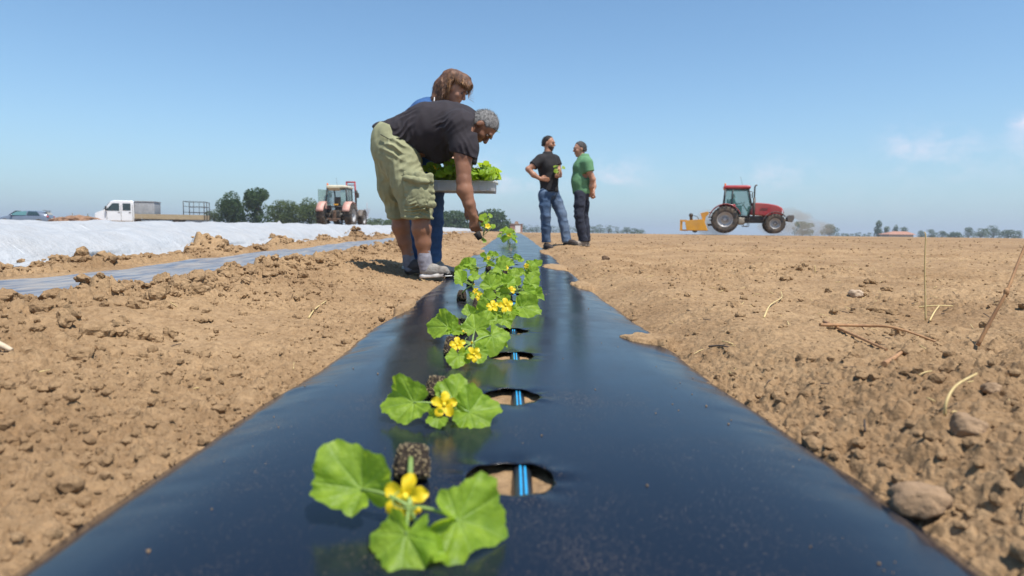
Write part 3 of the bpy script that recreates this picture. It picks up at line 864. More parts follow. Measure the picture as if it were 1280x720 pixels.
def eyes(parent, c, f, u, r, k=1.0, col=(.03, .02, .015)):
    for sg in (-1, 1):
        b = MB(); p = c + f * .0775 * k + u * .008 * k + r * .031 * sg * k - parent.location
        b.ball(p, .0115 * k, 12)
        o = b.build('eye', mat('eye_white', (.17, .11, .08), .5), parent)
        b = MB(); b.ball(p + f * .0052 * k, .0066 * k, 10); b.build('iris', mat('iris_dark', col, .2), o)
        b = MB(); b.tube([c - parent.location + f * (.0925 - .012 * abs(t) ** 2) * k + u * (.029 - .006 * t * t) * k + r * sg * (.031 + .019 * t) * k for t in (-1, -.5, 0, .5, 1)], [.0015 * k, .0028 * k, .0032 * k, .0028 * k, .0012 * k], 6)
        b.build('eyebrow', mat('brow_hair', (.035, .022, .015), .8), parent)

def hair_cap(c, f, u, r, k, cell, grow=.010, hairline=.055, nape=-.045, side=.0, seed=1, amp=.006):
    H = SDF(cell); ax = (f, r, u)
    g = grow
    H.ell(c - f * .014 * k + u * .020 * k, ((.095 + g) * k, (.076 + g) * k, (.096 + g * 1.2) * k), ax, .01)
    H.ell(c - f * .035 * k - u * .03 * k, ((.066 + g) * k, (.064 + g) * k, (.07) * k), ax, .02)
    # face opening
    H.cut(c + f * hairline * k + u * .05 * k, (f - u * .55), 0)
    def fn(G, X, Y, Z):
        df = (X - c.x) * f.x + (Y - c.y) * f.y + (Z - c.z) * f.z; du = (X - c.x) * u.x + (Y - c.y) * u.y + (Z - c.z) * u.z
        G = np.maximum(G, nape * k - du)                       # nothing below the nape
        ear = (df + .016 * k) * 1.0                              # below the ears' top only behind the ear
        G = np.maximum(G, np.minimum(ear, -(du - .022 * k)))
        return G
    H.fn(fn)
    H.noise(amp, 75, seed); H.noise(amp * .7, 150, seed + 1)
    return H

def fuzz(parent, hair, m, n, length, width, back, seed=1, lift=.45):
    """short tapered strands growing out of a hair mass"""
    me = hair.data; N = len(me.vertices); co = np.empty(N * 3, np.float32); me.vertices.foreach_get('co', co); co = co.reshape(-1, 3)
    no = np.empty(N * 3, np.float32); me.vertex_normals.foreach_get('vector', no); no = no.reshape(-1, 3)
    rs = np.random.RandomState(seed); i = rs.randint(0, N, n); c = co[i]; nn = no[i]
    d = nn * lift + np.array(V3(back).normalized()) * (1 - lift) + rs.normal(size=(n, 3)) * .22; d /= np.linalg.norm(d, axis=1)[:, None]
    s = np.cross(d, nn + rs.normal(size=(n, 3)) * .3); s /= np.linalg.norm(s, axis=1)[:, None] + 1e-6
    L = (length * rs.uniform(.5, 1.2, n))[:, None]; b0 = c - nn * .004
    V = np.stack([b0 - s * width, b0 + s * width, b0 + d * L * .6 + s * width * .6, b0 + d * L * .6 - s * width * .6, b0 + d * L - nn * L * .15], 1).reshape(-1, 3)
    k = np.arange(n)[:, None] * 5
    o = link('hair_strands', np_mesh('hair_strands', V, [k + np.array([[0, 1, 2, 3]]), k + np.array([[3, 2, 4]])]), m, parent); o['kind'] = 'stuff'
    return o

SKIN_TAN = mat('tanned_skin', (.29, .135, .075), .5, (.20, .088, .048), 9, bump=.15, bscale=220, spec=.4)
SKIN_MID = mat('sunny_skin', (.40, .20, .12), .5, (.33, .155, .09), 12, bump=.12, bscale=200, spec=.4)
SKIN_FAIR = mat('fair_skin', (.44, .24, .16), .5, (.38, .19, .12), 12, bump=.12, bscale=200, spec=.4)

def wrinkle(S, spots, amp=.010):
    """folds radiating from pull points: (point, direction across folds, reach, wavelength)"""
    def fn(G, X, Y, Z):
        for q, w, reach, lam, ph in spots:
            w = Vector(w).normalized(); q = Vector(q)
            dx, dy, dz = X - q.x, Y - q.y, Z - q.z
            r2 = (dx * dx + dy * dy + dz * dz) / reach ** 2
            s = (dx * w.x + dy * w.y + dz * w.z) / lam + ph + 2.2 * vnoise3(X * 9, Y * 9, Z * 9, 77)
            G = G + amp * np.exp(-r2) * (np.abs(np.sin(s * math.pi)) - .5) * np.clip(.6 + 2.2 * vnoise3(X * 6 + 5, Y * 6, Z * 6, 78), 0, 1.4)
        return G
    S.fn(fn); return S
# ------------------------------------------------------------------ clothes
KHAKI = mat('khaki_cloth', (.30, .30, .17), .9, (.22, .22, .12), 9, bump=.35, bscale=260)
SHIRT_DK = mat('charcoal_cotton', (.028, .022, .027), .92, (.019, .015, .019), 9, bump=.2, bscale=300)
SHIRT_BK = mat('black_polo_cotton', (.016, .013, .014), .9, (.011, .010, .011), 9, bump=.2, bscale=300)
SHIRT_GR = mat('green_polo_cotton', (.12, .27, .13), .9, (.10, .23, .11), 9, bump=.2, bscale=300)
SHIRT_BL = mat('blue_cotton', (.03, .10, .26), .9, (.02, .075, .2), 9, bump=.2, bscale=300)
JEANS = mat('faded_denim', (.055, .105, .19), .9, (.022, .048, .10), 5, bump=.3, bscale=300, dirt=((.26, .31, .37), .65))
JEANS_DK = mat('blue_denim', (.035, .09, .22), .9, (.02, .05, .13), 7, bump=.3, bscale=300, dirt=((.16, .24, .36), .5))
TROUSER = mat('navy_trouser_cloth', (.022, .026, .045), .9, (.015, .018, .03), 7, bump=.3, bscale=300)
SOCK = mat('grey_sock', (.27, .26, .29), .95, (.20, .19, .22), 40, bump=.5, bscale=400)
SOCK_SHADED = mat('shaded_grey_sock', (.20, .20, .23), .95, (.15, .15, .17), 40, bump=.5, bscale=400)  # far sock: darker copy of the pair, shade put into its colour
HAIR_GREY = mat('grey_hair', (.27, .26, .25), .8, (.12, .115, .11), 50, bump=.9, bscale=160)
HAIR_DARK = mat('dark_hair', (.025, .017, .013), .75, (.012, .009, .008), 90, bump=.9, bscale=160)
HAIR_BROWN = mat('brown_hair', (.20, .09, .04), .55, (.05, .020, .010), 35, bump=.8, bscale=150)
HAIR_GOLD = mat('golden_brown_hair', (.34, .18, .07), .5, (.16, .075, .03), 35, bump=.6, bscale=150)

def shoe(parent, heel, d, length=.29, k=1.0, upper=None, sole=None, tilt=0.0, laces=None):
    """heel = ground point under the heel; d = direction of the toes"""
    d = V3(d).normalized(); s = d.cross(V3((0, 0, 1))).normalized(); up = s.cross(d).normalized()
    S = SDF(.006 if k >= 1 else .008); L = length
    def p(a, b, c=0): return heel + d * a + up * b + s * c
    S.chain([p(.035, .05), p(.10, .055), p(.19, .042), p(L - .045, .034)], [.040, .043, .042, .034], .03)
    S.cap(p(.055, .06), p(.055, .080), .040, .040, .025)
    S.cut(p(0, .016), -up)
    S.cut(p(.0, .108), up)
    S.noise(.004, 60, 3)
    o = S.build('shoe', upper, parent)
    T = SDF(.006 if k >= 1 else .008)
    T.chain([p(.033, .014), p(.12, .014), p(.20, .014), p(L - .048, .015)], [.042, .040, .045, .042], .02)
    T.cut(p(0, .031), up); T.cut(p(0, 0), -up)
    T.build('sole', sole, o)
    if laces:
        b = MB()
        for i in range(4):
            a = .10 + i * .028; hgt = .098 - i * .009
            b.tube([p(a, hgt - .02, -.038) - parent.location, p(a + .008, hgt + .003, 0) - parent.location, p(a, hgt - .02, .038) - parent.location], .006, 6)
        b.build('laces', laces, o)
    return o

def stand_in_root(name, label, loc):
    r = empty(name, loc); tag(r, label, 'person'); return r

def small_plant(name, base, k, seed, up=V3((0, 0, 1)), nleaf=6, flower=True, parent=None):
    """leafy young plant as a single mesh (leaf, stem, flower faces)"""
    rs = random.Random(seed); b = MB()
    for i in range(nleaf):
        a = rs.uniform(0, 6.28); h = rs.uniform(.35, 1) * k; o = V3((math.cos(a), math.sin(a), 0)) * k * rs.uniform(.15, .5)
        tip = base + up * h + o
        b.cur = 0; b.tube([base, base + up * h * .5 + o * .3, tip], .0022, 5)
        b.cur = 1
        n = (up * .6 + o.normalized() * .5 + V3((rs.uniform(-.5, .5), rs.uniform(-.9, .1), rs.uniform(-.2, .4)))).normalized()
        leaf_into(b, tip, n, o.normalized(), k * rs.uniform(.17, .27), 12, 4, rs)
    if flower:
        b.cur = 2
        flower_into(b, base + up * k * .65 + V3((rs.uniform(-.2, .2) * k, -.25 * k, 0)), V3((rs.uniform(-.5, .5), -.8, .5)), k * .13, rs)
    return b

def leaf_into(b, c, n, d, r, na, nr, rs, fold=.25, ruff=.08):
    """melon leaf: c = centre where the stalk joins, n = normal, d = direction of the tip"""
    n = n.normalized(); d = (d - n * d.dot(n))
    d = d.normalized() if d.length > 1e-4 else n.orthogonal().normalized()
    s = n.cross(d); ph = rs.uniform(0, 6)
    vs = [c]; fs = []
    for i in range(1, nr + 1):
        t = i / nr
        for j in range(na):
            a = -math.pi + 2 * math.pi * (j + .5) / na
            notch = 1 - .62 * math.exp(-((math.pi - abs(a)) / .38) ** 2)
            lobe = 1 + .07 * math.cos(a * 5) + .14 * math.cos(a) 
            ser = (.035 * math.cos(a * 23 + ph) if t > .9 else 0)
            rr = r * t * notch * (lobe + ser)
            x = rr * math.cos(a); y = rr * math.sin(a)
            z = r * (fold * (abs(y) / r) ** 1.5 - .30 * (t ** 2) * (.6 + .4 * math.cos(a)) + ruff * t * t * math.sin(a * 6 + ph) + .03 * t * abs(math.sin(a * 3.5)))
            vs.append(c + d * (x + r * .18) + s * y + n * z)
    for j in range(na - 1):
        fs.append((0, 1 + j, 1 + j + 1))
        for i in range(nr - 1):
            q = 1 + i * na + j; fs.append((q, q + na, q + na + 1, q + 1))
    fs.append((0, na, 1)) if False else None
    b.add(vs, fs, True)

def flower_into(b, c, n, r, rs):
    n = n.normalized(); a0 = n.orthogonal().normalized(); a1 = n.cross(a0); ph = rs.uniform(0, 1.2)
    for i in range(5):
        an = ph + i * 2 * math.pi / 5
        d = a0 * math.cos(an) + a1 * math.sin(an); s = n.cross(d)
        rows = [(0.05, .10, .0), (.3, .26, .20), (.6, .42, .34), (.85, .34, .32), (1.02, .08, .26)]
        vs = []
        for t, w, h in rows:
            for q in (-1, 0, 1):
                vs.append(c + d * r * t + s * r * w * q + n * r * (h - .10 * (1 - abs(q))))
        fs = [(3 * k + q, 3 * k + 3 + q, 3 * k + 4 + q, 3 * k + 1 + q) for k in range(4) for q in (0, 1)]
        b.add(vs, fs, True)
    b.ball(c + n * r * .12, r * .17, 8)

def leaf_material():
    m = bpy.data.materials.new('melon_leaf'); m.use_nodes = True
    t = m.node_tree; b = t.nodes['Principled BSDF']; L = t.links.new
    tc = nd(t, 'ShaderNodeTexCoord')
    n1 = nd(t, 'ShaderNodeTexNoise', i_Scale=55.0, i_Detail=4.0)
    L(tc.outputs['Object'], n1.inputs['Vector'])
    at = nd(t, 'ShaderNodeAttribute', attribute_name='vein')
    r = nd(t, 'ShaderNodeValToRGB'); r.color_ramp.elements[0].position = .3; r.color_ramp.elements[1].position = .7
    r.color_ramp.elements[0].color = (.14, .25, .018, 1); r.color_ramp.elements[1].color = (.31, .45, .040, 1)
    L(n1.outputs['Fac'], r.inputs[0])
    mx = nd(t, 'ShaderNodeMixRGB'); mx.inputs[2].default_value = (.30, .44, .10, 1)
    L(at.outputs['Fac'], mx.inputs[0]); L(r.outputs[0], mx.inputs[1]); L(mx.outputs[0], b.inputs['Base Color'])
    b.inputs['Roughness'].default_value = .5; b.inputs['Specular IOR Level'].default_value = .35
    n2 = nd(t, 'ShaderNodeTexVoronoi', i_Scale=190.0)
    L(tc.outputs['Object'], n2.inputs['Vector'])
    bp = nd(t, 'ShaderNodeBump', i_Strength=.35, i_Distance=.0012); L(n2.outputs['Distance'], bp.inputs['Height']); L(bp.outputs[0], b.inputs['Normal'])
    tr = nd(t, 'ShaderNodeBsdfTranslucent'); tr.inputs[0].default_value = (.62, .80, .05, 1)
    L(bp.outputs[0], tr.inputs['Normal'])
    ms = nd(t, 'ShaderNodeMixShader'); ms.inputs[0].default_value = .45
    out = [n for n in t.nodes if n.type == 'OUTPUT_MATERIAL'][0]
    L(b.outputs[0], ms.inputs[1]); L(tr.outputs[0], ms.inputs[2]); L(ms.outputs[0], out.inputs['Surface'])
    return m
LEAF = leaf_material()
STEM = mat('young_stem', (.30, .42, .12), .5, (.22, .33, .08), 60, trans=((.4, .5, .1), .2))
PETAL = mat('yellow_petal', (.92, .70, .02), .5, (.88, .58, .01), 90, trans=((1.0, .80, .03), .35))
PEAT = mat('dark_peat', (.040, .026, .016), .95, (.020, .013, .009), 170, bump=1.0, bscale=260)
GRIT = mat('pale_grit', (.46, .36, .20), .8, (.30, .22, .12), 200)

# ------------------------------------------------------------------ the man bending over the film
def bending_man():
    root = stand_in_root('person', 'grey-haired man in dark t-shirt and khaki cargo shorts bending over the film', (P(522, 300, 5.02).x, 5.02, .01))
    near, far = 4.93, 5.20
    B = SDF(.006)
    # legs
    B.chain([P(522, 255, near), P(526, 272, near), P(527, 286, near), P(529, 304, near), P(530, 318, near), P(531, 330, near)], [.075, .066, .074, .058, .044, .043], .02)
    B.chain([P(498, 250, far), P(501, 271, far), P(501, 284, far), P(506, 303, far), P(510, 318, far), P(512, 330, far)], [.075, .066, .071, .054, .042, .042], .02)
    # thighs, pelvis, trunk inside the clothes
    B.cap(P(500, 195, 5.0), P(522, 255, near), .105, .078, .03); B.cap(P(495, 195, 5.15), P(498, 250, far), .10, .078, .03)
    B.chain([P(497, 185, 5.08), P(530, 172, 5.08), P(562, 163, 5.08), P(580, 158, 5.08)], [.13, .13, .14, .10], .05)
    # neck, head
    c = P(603, 159, 5.04); f, u, r = frame((.36, -.16, -.92), (.94, 0, .33))
    B.chain([P(582, 155, 5.07), P(592, 155, 5.05), c - f * .02 - u * .02], [.085, .066, .060], .03)
    add_head(B, c, f, u, r, 1.12)
    # near arm
    sh, el, wr = P(580, 164, 4.85), P(580, 226, 4.78), P(591, 268, 4.76)
    B.chain([sh, P(579, 195, 4.81), el, P(581, 238, 4.775), P(587, 256, 4.765), wr], [.070, .066, .052, .060, .043, .032], .018)
    B.ell(P(576, 226, 4.79), (.030, .03, .035), k=.02)
    add_hand(B, wr, V3((.14, .02, -1)), V3((.35, .93, -.05)), V3((1, -.2, 0)), 1.02, .80, .10)
    # far arm
    B.chain([P(583, 163, 5.3), P(584, 195, 5.3), P(581, 222, 5.32), P(583, 240, 5.3), P(585, 255, 5.28)], [.07, .06, .048, .05, .032], .018)
    add_hand(B, P(585, 255, 5.28), V3((.1, 0, -1)), V3((.35, -.93, 0)), V3((1, .2, 0)), 1.0, .7, .10)
    B.noise(.003, 35, 4)
    B.build('body', SKIN_TAN, root)
    eyes(root, c, f, u, r, 1.12)
    H = hair_cap(c, f, u, r, 1.12, .0045, .004, .046, -.05, seed=5, amp=.004); ho = H.build('hair', HAIR_GREY, root); fuzz(root, ho, HAIR_GREY, 3600, .024, .0011, -f - u * .2 + V3((0, 0, -.1)))
    # glasses pushed up on the head
    g = MB(); L = root.location
    for sg in (-1,):
        g.tube([c + f * a + u * b + r * sg * d - L for a, b, d in ((-.03, .000, .098), (.0, .045, .097), (.045, .098, .080), (.066, .115, .06))], .0038, 6)
    g.build('glasses', mat('mint_plastic', (.35, .72, .62), .3), root)
    # t-shirt
    S = SDF(.0065)
    S.chain([P(478, 168, 5.08), P(506, 172, 5.08), P(536, 163, 5.07), P(562, 160, 5.07), P(578, 158, 5.07)], [.10, .172, .200, .198, .150], .05, (V3((0, 1, 0)), .98))
    S.cap(P(556, 175, 5.08), P(545, 190, 5.08), .13, .10, .06)
    S.cap(P(574, 158, 4.90), P(574, 158, 5.24), .125, .125, .05)
    S.cap(P(584, 153, 5.08), P(591, 154, 5.06), .095, .080, .03)
    S.chain([P(576, 162, 4.88), P(580, 185, 4.84), P(581, 200, 4.825)], [.115, .098, .092], .04)
    S.chain([P(580, 162, 5.27), P(583, 185, 5.3), P(583, 200, 5.3)], [.11, .095, .09], .04)
    wrinkle(S, [(P(560, 180, 4.9), (.6, 0, -.8), .16, .045, 0), (P(530, 175, 4.92), (.8, 0, -.3), .16, .055, .4), (P(508, 168, 4.92), (.5, 0, -.9), .15, .05, .2), (P(580, 185, 4.75), (.9, 0, .5), .10, .04, .1)], .020)
    S.noise(.012, (5, 7, 7), 8); S.noise(.009, (17, 9, 9), 9, ridged=True)
    def sfn(G, X, Y, Z):
        a = P(500, 178, 5.05); hem = -(X - a.x) * .47 - (Z - a.z) * .88          # lower hem over the shorts
        G = np.maximum(G, np.where(X < P(555, 0, 5.05).x, hem + .01 * np.sin(X * 30 + Y * 22), G))
        b = P(580, 195, 4.83); slv = -(Z - b.z) - (X - b.x) * .28
        G = np.maximum(G, np.where((X > P(561, 0, 4.83).x), slv, G))
        n = P(594, 154, 5.06); G = np.where(Z > n.z - .10, np.maximum(G, (X - n.x) * .95 - (Z - n.z) * .15), G)
        return G
    S.fn(sfn)
    S.build('tshirt', SHIRT_DK, root)
    # cargo shorts
    K = SDF(.0065)
    K.chain([P(489, 172, 5.07), P(493, 186, 5.07), P(502, 200, 5.07)], [.146, .170, .158], .05)
    K.chain([P(500, 198, 4.99), P(512, 232, 4.95), P(520, 262, near), P(523, 282, near)], [.150, .128, .115, .114], .04)
    K.chain([P(492, 198, 5.16), P(492, 235, 5.19), P(498, 265, far), P(500, 282, far)], [.155, .120, .088, .083], .03)
    # cargo pocket, flap and back pocket
    yy = 4.83
    K.ell(P(523, 247, 4.818), (.100, .036, .105), (V3((.98, 0, -.12)), V3((0, 1, 0)), V3((.12, 0, .98))), .012)
    K.ell(P(521, 225, 4.800), (.105, .034, .030), (V3((.98, 0, -.16)), V3((0, 1, 0)), V3((.16, 0, .98))), .006)
    K.ell(P(493, 188, 4.875), (.085, .036, .095), (V3((.95, 0, .2)), V3((0, 1, 0)), V3((-.2, 0, .95))), .012)
    wrinkle(K, [(P(523, 252, 4.82), (.85, 0, -.5), .10, .045, .3), (P(515, 212, 4.85), (.75, 0, -.6), .12, .05, .2), (P(493, 190, 4.87), (.5, 0, .9), .10, .045, .5), (P(497, 225, 4.9), (1, 0, .25), .13, .055, .6), (P(498, 250, 5.1), (.9, 0, .3), .12, .05, .1), (P(522, 262, 4.8), (.1, 0, 1), .09, .03, .5)], .022)
    K.noise(.016, (10, 8, 6), 21); K.noise(.012, (24, 16, 13), 22, ridged=True)
    def kfn(G, X, Y, Z):
        z1 = P(520, 274, near).z; z2 = P(500, 274, far).z
        cutz = np.where(Y < 5.07, z1, z2) + .006 * np.sin(X * 35)
        G = np.maximum(G, cutz - Z)
        rim = np.exp(-((Z - cutz - .012) / .012) ** 2) * .006
        G = G - rim
        # crotch gap between the legs
        a = P(488, 163, 5.05); top = (X - a.x) * .40 + (Z - a.z) * .9
        G = np.maximum(G, top - .03)
        return G
    K.fn(kfn)
    ks = K.build('shorts', KHAKI, root)
    for nm, rows, yv, rr in (('cargo_pocket', ((509, 537, 230), (510, 538, 238), (511, 539, 246), (512, 540, 254)), 4.808, .030), ('pocket_flap', ((507, 538, 219), (507, 539, 224)), 4.797, .022)):
        Q = SDF(.005)
        for xa, xb, yy_ in rows: Q.cap(P(xa, yy_ - 1, yv + .01), P((xa + xb) / 2, yy_, yv - .012), rr, rr, .012, (V3((0, 1, 0)), .55)); Q.cap(P((xa + xb) / 2, yy_, yv - .012), P(xb, yy_ + 1.5, yv + .012), rr, rr, .012, (V3((0, 1, 0)), .55))
        Q.noise(.010, (34, 20, 26), 51, ridged=True); Q.noise(.005, 60, 52); Q.build(nm, KHAKI, ks)
    st = MB()       # stitched seam of the pocket flaps
    st.tube([P(x, y, yv) - L for x, y, yv in ((502, 219, 4.80), (512, 222, 4.795), (522, 224, 4.795), (534, 227, 4.82))], .0035, 6)
    st.build('pocket_seam', mat('dark_olive_thread', (.10, .10, .055), .9), ks); st = MB()
    st.tube([P(x, y, yv) - L for x, y, yv in ((476, 168, 4.90), (483, 172, 4.87), (489, 175, 4.86), (500, 172, 4.87))], .0045, 6)
    st.build('pocket_seam', mat('dark_olive_thread', (.10, .10, .055), .9), ks)
    # socks and shoes
    for (pts, rr, m) in (([P(530, 315, near), P(531, 325, near), P(533, 336, near)], [.050, .050, .052], SOCK), ([P(509.5, 316, far), P(511, 326, far), P(513, 336, far)], [.046, .047, .05], SOCK_SHADED)):
        Q = SDF(.005); Q.chain(pts, rr, .02); Q.noise(.006, (20, 20, 60), 31); Q.cut(pts[0] + V3((0, 0, .012)), (0, 0, 1)); Q.build('sock', m, root)
    hn = P(526, 342, near); hn.z = P(0, 342, near).z + .005
    shoe(root, hn, (1, -.05, .07), .31, 1, mat('sneaker_grey', (.36, .36, .34), .8, (.12, .12, .12), 18, bump=.3, bscale=90, dirt=((.3, .2, .12), .5)), mat('sneaker_sole', (.80, .78, .74), .7, dirt=((.3, .2, .12), .7)), laces=mat('lace_dark', (.06, .07, .07), .8))
    hf = P(507, 341, far); 
    shoe(root, hf, (1, -.15, .03), .30, 1, mat('sneaker_black', (.025, .027, .035), .7, dirt=((.2, .14, .09), .3)), mat('sole_shaded', (.05, .045, .04), .8))  # far shoe of the pair, its shade painted into upper and sole
bending_man()

def held_plug():
    root = empty('melon_seedling', P(602, 294, 4.73)); L = root.location
    tag(root, 'melon seedling with black root plug held in the bending man\'s hand above the film', 'seedling')
    b = MB(); b.lathe([(.001, 0), (.020, .0), (.024, .03), (.028, .058), (.001, .06)], V3((-.008, 0, -.030)), V3((-.5, 0, .85)), 10); b.build('root_plug', mat('wet_peat', (.018, .014, .012), .8, bump=.8, bscale=200), root)
    rs = random.Random(4)
    s = MB(); lv = [(605, 272, .034), (609, 277, .030), (612, 270, .020), (615, 284, .024), (605, 281, .022), (604, 301, .022)]
    for x, y, k in lv:
        p = P(x, y, 4.72) - L; s.tube([V3((.01, 0, -.005)), p * .5 + V3((.01, -.008, .0)), p], .0025, 6)
        b = MB(); leaf_into(b, p, V3((rs.uniform(-.4, .4), -.8, .5)), V3((rs.uniform(-.6, .8), -.2, .5)), k, 20, 5, rs); b.build('leaf', LEAF, root)
    s.build('stem', STEM, root)
    b = MB(); flower_into(b, P(609.5, 283, 4.70) - L, V3((.2, -.9, .3)), .022, rs); b.build('flower', PETAL, root)
held_plug()

# ------------------------------------------------------------------ the woman holding the tray
def tray_woman():
    root = stand_in_root('person', 'brown-haired woman in blue shirt and jeans holding a white tray of seedlings', (P(530, 300, 5.5).x, 5.5, .02))
    B = SDF(.0075); Y = 5.5
    L = root.location
    c = P(569, 113, 5.45); f, u, r = frame((.80, -.22, -.55), (.5, 0, .85))
    B.chain([P(530, 225, Y), P(522, 185, Y), P(526, 155, Y), P(534, 138, Y)], [.13, .115, .12, .09], .05)
    B.chain([P(536, 134, Y), P(552, 125, 5.48), c - f * .01 - u * .05], [.06, .050, .050], .03)
    add_head(B, c, f, u, r, 1.02)
    for hy, kx, kn, an, ad, sg in ((5.42, 540, 543, 541, 327, 1), (5.6, 522, 519, 519, 322, -1)):
        B.chain([P(kx, 228, hy), P(kn, 275, hy), P(an, ad, hy)], [.09, .06, .042], .03)
    # arms carry the tray
    B.chain([P(538, 143, 5.30), P(545, 185, 5.26), P(575, 222, 5.2), P(590, 233, 5.18)], [.05, .042, .036, .026], .02)
    add_hand(B, P(588, 232, 5.17), V3((1, -.1, .0)), V3((0, 0, 1)), V3((.1, -1, 0)), .92, .35)
    B.chain([P(540, 143, 5.66), P(552, 185, 5.66), P(580, 218, 5.52), P(592, 222, 5.46)], [.05, .042, .036, .026], .02)
    add_hand(B, P(591, 221, 5.45), V3((.5, -.8, .1)), V3((.3, -.4, -.8)), V3((-.8, -.5, .3)), .92, .45)
    B.build('body', SKIN_FAIR, root); eyes(root, c, f, u, r, 1.02)
    lp = MB(); lp.tube([c + f * (.091 - abs(t) * .006) * 1.02 + u * (-.054) + r * .02 * t - L for t in (-1, -.5, 0, .5, 1)], [.002, .0045, .005, .0045, .002], 8); lp.build('lips', mat('lip_pink', (.42, .13, .10), .4), root)
    H = SDF(.006); ax = (f, r, u)
    H.ell(c - f * .028 + u * .034, (.118, .102, .118), ax, .02)
    H.chain([c - f * .07 + u * .04, c - f * .09 - u * .04, P(549, 124, 5.45), P(553, 135, 5.45)], [.10, .085, .06, .035], .04)
    H.chain([c - f * .05 + u * .07 + r * .07, c - f * .075 - u * .02 + r * .075, P(557, 133, 5.36)], [.06, .045, .022], .03)
    H.chain([c + f * .03 + u * .11, c + f * .085 + u * .085, c + f * .11 + u * .045], [.05, .035, .012], .03)
    H.cut(c + f * .075 - u * .02, (f - u * .25), 0)
    H.noise(.008, (60, 40, 14), 3); H.noise(.006, (130, 90, 40), 5)
    def hfn(G, X, Yy, Z):      # keep the face open
        df = (X - c.x) * f.x + (Yy - c.y) * f.y + (Z - c.z) * f.z; du = (X - c.x) * u.x + (Yy - c.y) * u.y + (Z - c.z) * u.z
        return np.maximum(G, np.minimum(df + .012, .058 - du))
    H.fn(hfn); ho = H.build('hair', HAIR_BROWN, root); fuzz(root, ho, HAIR_BROWN, 2200, .05, .0012, (-.25, 0, -1), 3, .10); fuzz(root, ho, HAIR_GOLD, 2200, .05, .0012, (-.1, 0, -1), 4, .10)
    rs = random.Random(2)
    for nm, m, n in (('hair_strands', HAIR_GOLD, 90), ('hair_strands', HAIR_BROWN, 60)):
        b = MB()
        for i in range(n):
            a = rs.choice((-1, 1)) * rs.uniform(1.55, 3.0) if i % 3 else rs.uniform(-.9, .9)
            side = math.sin(a); fr = math.cos(a)
            s0 = c + u * .135 + f * (.01 + rs.uniform(-.03, .03)) + r * rs.uniform(-.02, .02)
            dirv = (f * fr * .8 + r * side)
            L1 = rs.uniform(.05, .22) * (0.45 if fr > .55 else 1)
            p1 = c + dirv * .10 - f * .018 + u * rs.uniform(.07, .10); p2 = c + dirv * .125 - f * .02 + u * (.03 + rs.uniform(-.02, .02)); p3 = c + dirv * (.118 + rs.uniform(-.01, .02)) - f * .03 + V3((0, 0, -1)) * L1
            if fr > .1: p2 = c + dirv * .115 + u * (.07 + rs.uniform(-.01, .02)); p3 = c + dirv * .122 + u * rs.uniform(.035, .06)
            b.tube([s0 - L, p1 - L, p2 - L, p3 - L], [.003, .0048, .004, .0012], 5)
        if m is HAIR_GOLD:
            for i in range(5): b.tube([c + f * .09 + u * .07 - L, c + f * .135 + u * (.045 - i * .01) - L, P(591 + i * .5, 112 + i * 4, 5.42) - L], [.003, .002, .0008], 4)
        b.build(nm, m, root)
    S = SDF(.0075)
    S.chain([P(530, 228, Y), P(521, 188, Y), P(524, 158, Y), P(531, 141, Y)], [.15, .14, .155, .12], .05)
    S.cap(P(530, 140, 5.32), P(530, 140, 5.66), .095, .095, .05)
    S.cap(P(536, 134, Y), P(544, 130, 5.48), .085, .065, .03)
    S.chain([P(534, 143, 5.30), P(542, 172, 5.27)], [.085, .07], .03); S.chain([P(536, 143, 5.67), P(546, 172, 5.66)], [.085, .07], .03)
    S.noise(.014, 9, 41); S.noise(.006, 22, 42); S.cut(P(546, 130, 5.48), (.85, 0, .5)); S.cut(P(528, 240, Y), (0, 0, -1))
    S.build('shirt', SHIRT_BL, root)
    b = MB(); b.tube([P(543, 122, 5.36) - L, P(542.5, 129, 5.34) - L, P(541, 138, 5.32) - L], .009, 6, flat=.4); b.build('strap', mat('white_strap', (.7, .7, .7), .7), root)
    J = SDF(.0075)
    J.chain([P(529, 215, Y), P(530, 232, Y)], [.15, .165], .04)
    for hy, kx, kn, an, ad in ((5.42, 540, 543, 541.5, 332), (5.6, 522, 519, 519, 328)):
        J.chain([P(kx, 228, hy), P(kn, 275, hy), P(an, ad, hy)], [.105, .075, .062], .03)
    J.noise(.014, (9, 9, 16), 44, ridged=True); J.noise(.007, 24, 45)
    J.cut(P(540, 330, 5.45), (0, 0, -1)); J.build('jeans', JEANS_DK, root)
    m = mat('canvas_shoe', (.32, .30, .27), .85, dirt=((.3, .2, .12), .6)); so = mat('canvas_sole', (.5, .48, .44), .8)
    shoe(root, V3((P(540, 300, 5.42).x - .13, 5.42, .008)), (1, -.1, 0), .25, 1, m, so); shoe(root, V3((P(518, 300, 5.6).x - .10, 5.6, .01)), (1, -.1, 0), .25, 1, m, so)
tray_woman()

